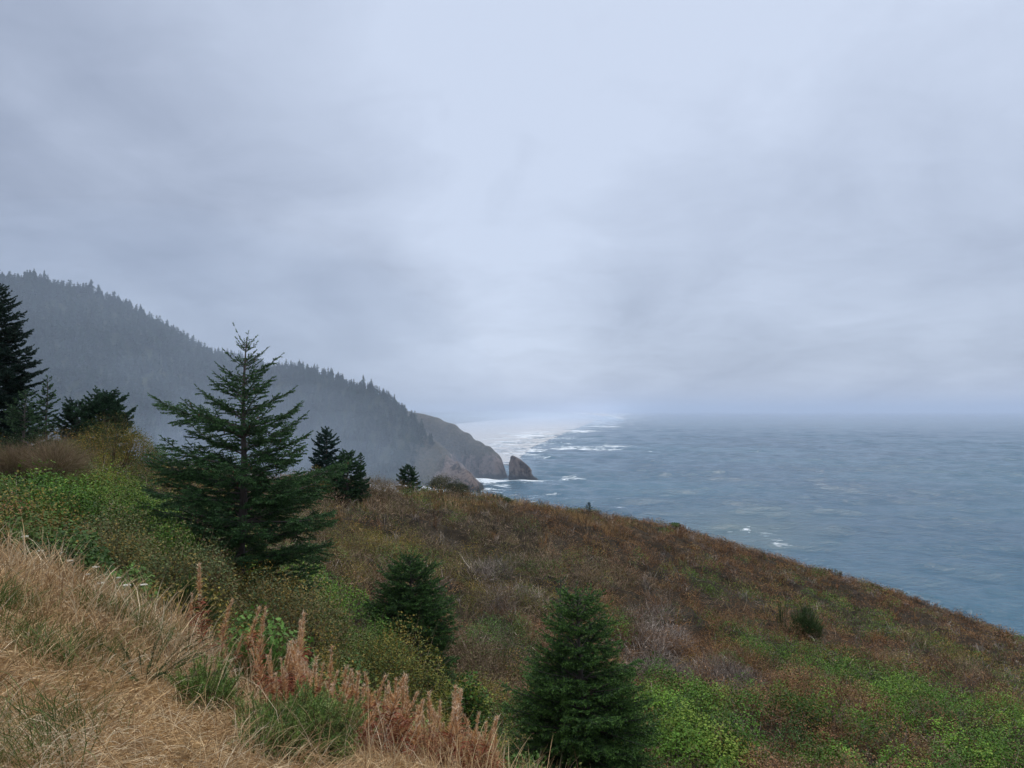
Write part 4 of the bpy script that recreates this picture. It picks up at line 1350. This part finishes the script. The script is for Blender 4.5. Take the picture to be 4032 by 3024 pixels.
def plume_parts(seed, Hs, fluffy, leafy):
    r = np.random.default_rng(seed)
    S, Pl, Lf = Geo(), Geo(), Geo()
    zz = np.linspace(0, Hs, 7)
    bx = r.normal(0, .05) * Hs; by = r.normal(0, .05) * Hs
    bx *= 2.2; by *= 2.2
    c = np.stack([bx * (zz / Hs) ** 2, by * (zz / Hs) ** 2, zz], -1)
    S.tube(c, np.linspace(.005, .0022, 7), 5, np.array([.24, .11, .06]))
    at = lambda z: np.stack([np.interp(z, zz, c[:, 0]), np.interp(z, zz, c[:, 1]), z], -1)
    n = int(420 * Hs * fluffy)
    z = Hs * (.42 + .58 * r.choice(r.random(16), n) + r.normal(0, .025, n)).clip(.4, 1.0)
    a = r.uniform(0, 6.283, n)
    f = (z / Hs - .42) / .58
    out = np.stack([np.cos(a), np.sin(a), np.zeros(n)], -1)
    t0 = unit(out * (.75 - .45 * f[:, None]) + np.array([0, 0, .8]) + rand_dir(n, r) * .3)
    t1 = unit(t0 + out * r.uniform(-.3, 1.0, n)[:, None] + rand_dir(n, r) * .7)
    pal = np.array([(.64, .34, .14), (.70, .42, .20), (.52, .25, .10), (.76, .54, .31)])
    col = pal[r.integers(0, 4, n)] * r.uniform(.75, 1.2, n)[:, None]
    Pl.blades(at(z), t0, t1, (.075 - .050 * f) * r.uniform(.6, 1.3, n), .0042, col, 0, r)
    # silky seed hair in places
    n = int(200 * Hs * fluffy)
    z = Hs * r.uniform(.5, 1.04, n) ** .9
    z = np.minimum(z, Hs * 1.0)
    tf = unit(rand_dir(n, r) + np.array([0, 0, .8]))
    white = np.array([.80, .60, .42]) * r.uniform(.75, 1.15, n)[:, None]
    Pl.needles(at(z) + rand_dir(n, r) * .012, tf, r.uniform(.015, .05, n), .0035, white, 0, r)
    n = int(80 * Hs * leafy)
    z = Hs * r.uniform(.08, .62, n)
    a = r.uniform(0, 6.283, n)
    out = np.stack([np.cos(a), np.sin(a), np.zeros(n)], -1)
    t0 = unit(out + np.array([0, 0, .5]) + rand_dir(n, r) * .3); t1 = unit(out * .7 + np.array([0, 0, -.8]) + rand_dir(n, r) * .4)
    lp = np.array([(.30, .085, .05), (.24, .075, .045), (.36, .15, .075), (.18, .07, .04)])
    Lf.blades(at(z), t0, t1, r.uniform(.07, .15, n), .0095, lp[r.integers(0, 4, n)] * r.uniform(.7, 1.2, n)[:, None], 0, r)
    return S, Pl, Lf


protos = []
for k in range(8):
    S, Pl, Lf = plume_parts(500 + k, pr.uniform(.62, .9), pr.uniform(.8, 1.3), pr.uniform(.7, 1.6))
    t = thing('plume_stalk', (0, 0, 0), 'pinkish tan stalk gone to seed in the dense row along the brow', 'plant', 'seed plume stalks along the brow of the bank')
    S.build('stem', M_DRY, t); Pl.build('seed_plume', M_DRY, t); Lf.build('leaves', M_DRY, t)
    protos.append([t, False])
spots = []


def prow(px, ptop, Y, sc_=1.0):
    spots.append((px, ptop, Y))


for (px, pt, Y) in [(188, 628, 7.3), (205, 592, 7.3), (222, 622, 7.2), (231, 640, 7.1), (243, 622, 7.2), (263, 638, 6.9), (296, 645, 7.2), (302, 652, 7.0), (270, 655, 6.8)]: prow(px, pt, Y)
for k in range(104):
    u = k / 103
    px = 268 + 232 * u + pr.normal(0, 5)
    line = np.interp(px, [268, 330, 400, 450, 500], [680, 704, 732, 758, 784])
    prow(px, line + pr.uniform(0, 1) ** .8 * 70 - 8, 7.0 - 1.1 * pr.random() - .3 * u)
for i, (px, pt, Y) in enumerate(spots):
    top = P(px, pt, Y); g0 = float(ground(top[:1], top[1:2])[0])
    hgt = top[2] - g0
    if hgt < .3: hgt = pr.uniform(.3, .5)
    pk = protos[pr.integers(0, 8)]
    me_h = max(v.co.z for v in pk[0].children[0].data.vertices)
    s = np.clip(hgt / me_h, .36, 1.6)
    loc = (top[0], top[1], g0 - .03)
    w_ = s * pr.uniform(.9, 1.15)
    if not pk[1]:
        o = pk[0]; o.location = loc; o.scale = (w_, w_, s); o.rotation_euler = (0, 0, pr.uniform(0, 6.3)); pk[1] = True
    else:
        o = copy_tree(pk[0], loc, pr.uniform(0, 6.3), (w_, w_, s))
    o.rotation_euler = (pr.normal(0, .13), pr.normal(0, .13), o.rotation_euler[2])
    if i == 1: o['label'] = 'tallest plume stalk with a white fluffy tip standing apart'
    elif i < 9: o['label'] = 'reddish plume stalk in the loose cluster at the row end'; o['group'] = 'loose reddish plume stalks at the row end'

# white flower heads on the brow at the left
fl_t = []
for k in range(3):
    r = np.random.default_rng(700 + k)
    t = thing('wildflower', (0, 0, 0), 'white flat topped wildflower on a thin dry stem along the brow', 'flower', 'white wildflowers along the brow')
    S, Hd = Geo(), Geo()
    S.tube([(0, 0, 0), (.01, .005, .25), (.03, .0, .5)], [.003, .0025, .002], 5, np.array([.20, .16, .07]))
    n = 120
    a = r.uniform(0, 6.283, n); q = np.sqrt(r.random(n)) * .034
    p = np.stack([.03 + np.cos(a) * q, np.sin(a) * q, .5 + .022 - q * q * 9], -1)
    nr = unit(np.array([0, 0, 1.0]) + rand_dir(n, r) * .6)
    Hd.leaves(p, unit(cross(nr, rand_dir(n, r))), nr, .015, .012, np.array([.72, .69, .58]) * r.uniform(.75, 1.1, n)[:, None])
    for j in range(14):
        aj = j / 14 * 6.283
        Hd.tube([(.03, 0, .49), (.03 + .024 * math.cos(aj), .024 * math.sin(aj), .515)], [.0015, .001], 4, np.array([.25, .22, .1]))
    S.build('stem', M_DRY, t); Hd.build('flower_head', M_DRY, t)
    fl_t.append([t, False])
fl = [(28, 536), (42, 550), (62, 552), (70, 560), (97, 566), (104, 582), (118, 577), (128, 584), (142, 585), (107, 592), (124, 594), (86, 574)]
for i, (px, pt) in enumerate(fl):
    Y = np.interp(px, [0, 150], [8.7, 8.0]) + pr.uniform(-.35, .25)
    top = P(px, pt, Y); g0 = float(ground(top[:1], top[1:2])[0])
    s = np.clip((top[2] - g0) / .52, .5, 1.8)
    pk = fl_t[i % 3]
    loc = (top[0], top[1], top[2] - .52 * s)
    w_ = pr.uniform(.6, 1.1)
    if not pk[1]:
        o = pk[0]; o.location = loc; o.scale = (w_, w_, s); o.rotation_euler = (0, 0, pr.uniform(0, 6.3)); pk[1] = True
    else:
        copy_tree(pk[0], loc, pr.uniform(0, 6.3), (w_, w_, s))

# ------------------------------------------------------------------ sea air
HAZE = 0.00008
m = bpy.data.materials.new('sea_haze'); m.use_nodes = True
m.node_tree.nodes.clear()
w = NT(m.node_tree)
o_ = w.node('ShaderNodeOutputMaterial'); v_ = w.node('ShaderNodeVolumePrincipled')
v_.inputs['Color'].default_value = (0.70, 0.79, 0.95, 1)
v_.inputs['Density'].default_value = HAZE
v_.inputs['Anisotropy'].default_value = 0.2
w.l.new(v_.outputs[0], o_.inputs['Volume'])
x0, x1, y0, y1, z0, z1 = -46000, 46000, -4000, 46000, -2.0, 345.0
V = np.array([(x, y, z) for x in (x0, x1) for y in (y0, y1) for z in (z0, z1)], float)
g = Geo()
g.add(V, np.array([(0, 1, 3, 2), (4, 6, 7, 5), (0, 4, 5, 1), (2, 3, 7, 6), (0, 2, 6, 4), (1, 5, 7, 3)]), np.ones(3))
hz = g.build('haze', m)
tag(hz, kind='stuff')


def mist_bank(centre, axes, rz, density, rag=0.0):
    """a bank of drifting sea mist: a closed lens of even thin fog"""
    mm = m.copy(); mm.name = 'drifting_mist'
    vn = [n for n in mm.node_tree.nodes if n.type == 'PRINCIPLED_VOLUME'][0]
    vn.inputs['Density'].default_value = density
    vn.inputs['Color'].default_value = (0.74, 0.85, 1.0, 1)
    g = Geo()
    nu, nv = 48, 24
    th = np.linspace(0, PI, nv + 1)[1:-1]; ph = np.arange(nu) / nu * 2 * PI
    V = np.stack([np.sin(th)[:, None] * np.cos(ph), np.sin(th)[:, None] * np.sin(ph), np.cos(th)[:, None] + 0 * ph], -1).reshape(-1, 3)
    V = np.concatenate([V, [(0, 0, 1), (0, 0, -1)]])
    if rag: V = V * (1 + rag * 2 * (fbm(V[:, 0] * 2.2 + 5, V[:, 1] * 2.2 + V[:, 2] * 1.7 + 5, 3, 3) - .5))[:, None]
    V = V * np.array(axes)
    ix = np.arange((nv - 1) * nu).reshape(nv - 1, nu); nx_ = np.roll(ix, -1, 1)
    g.add(V, np.concatenate([np.stack([ix[:-1], ix[1:], nx_[1:], nx_[:-1]], -1).reshape(-1, 4)]), np.ones(3))
    n0 = len(V) - 2
    cap = np.concatenate([np.stack([np.full(nu, n0), ix[0], nx_[0]], -1), np.stack([np.full(nu, n0 + 1), nx_[-1], ix[-1]], -1)])
    g.f.append(cap.reshape(-1)); g.k.append(np.full(len(cap), 3)); g.m.append(np.zeros(len(cap), int))
    o = g.build('mist', mm)
    o.location = centre; o.rotation_euler = (0, 0, rz)
    tag(o, kind='stuff')


mist_bank((-430, 800, 0), (460, 350, 300), 0.0, 0.00060)
mist_bank((-330, 780, -20), (420, 250, 150), 0.12, 0.00038, .55)
mist_bank((-230, 740, -10), (230, 130, 100), 0.2, 0.0011, .5)       # thicker in the valley at their foot            # lying against the wooded hills
mist_bank((-60, 5200, -10), (900, 4000, 85), -0.139, 0.00050)           # spray over the beach and surf
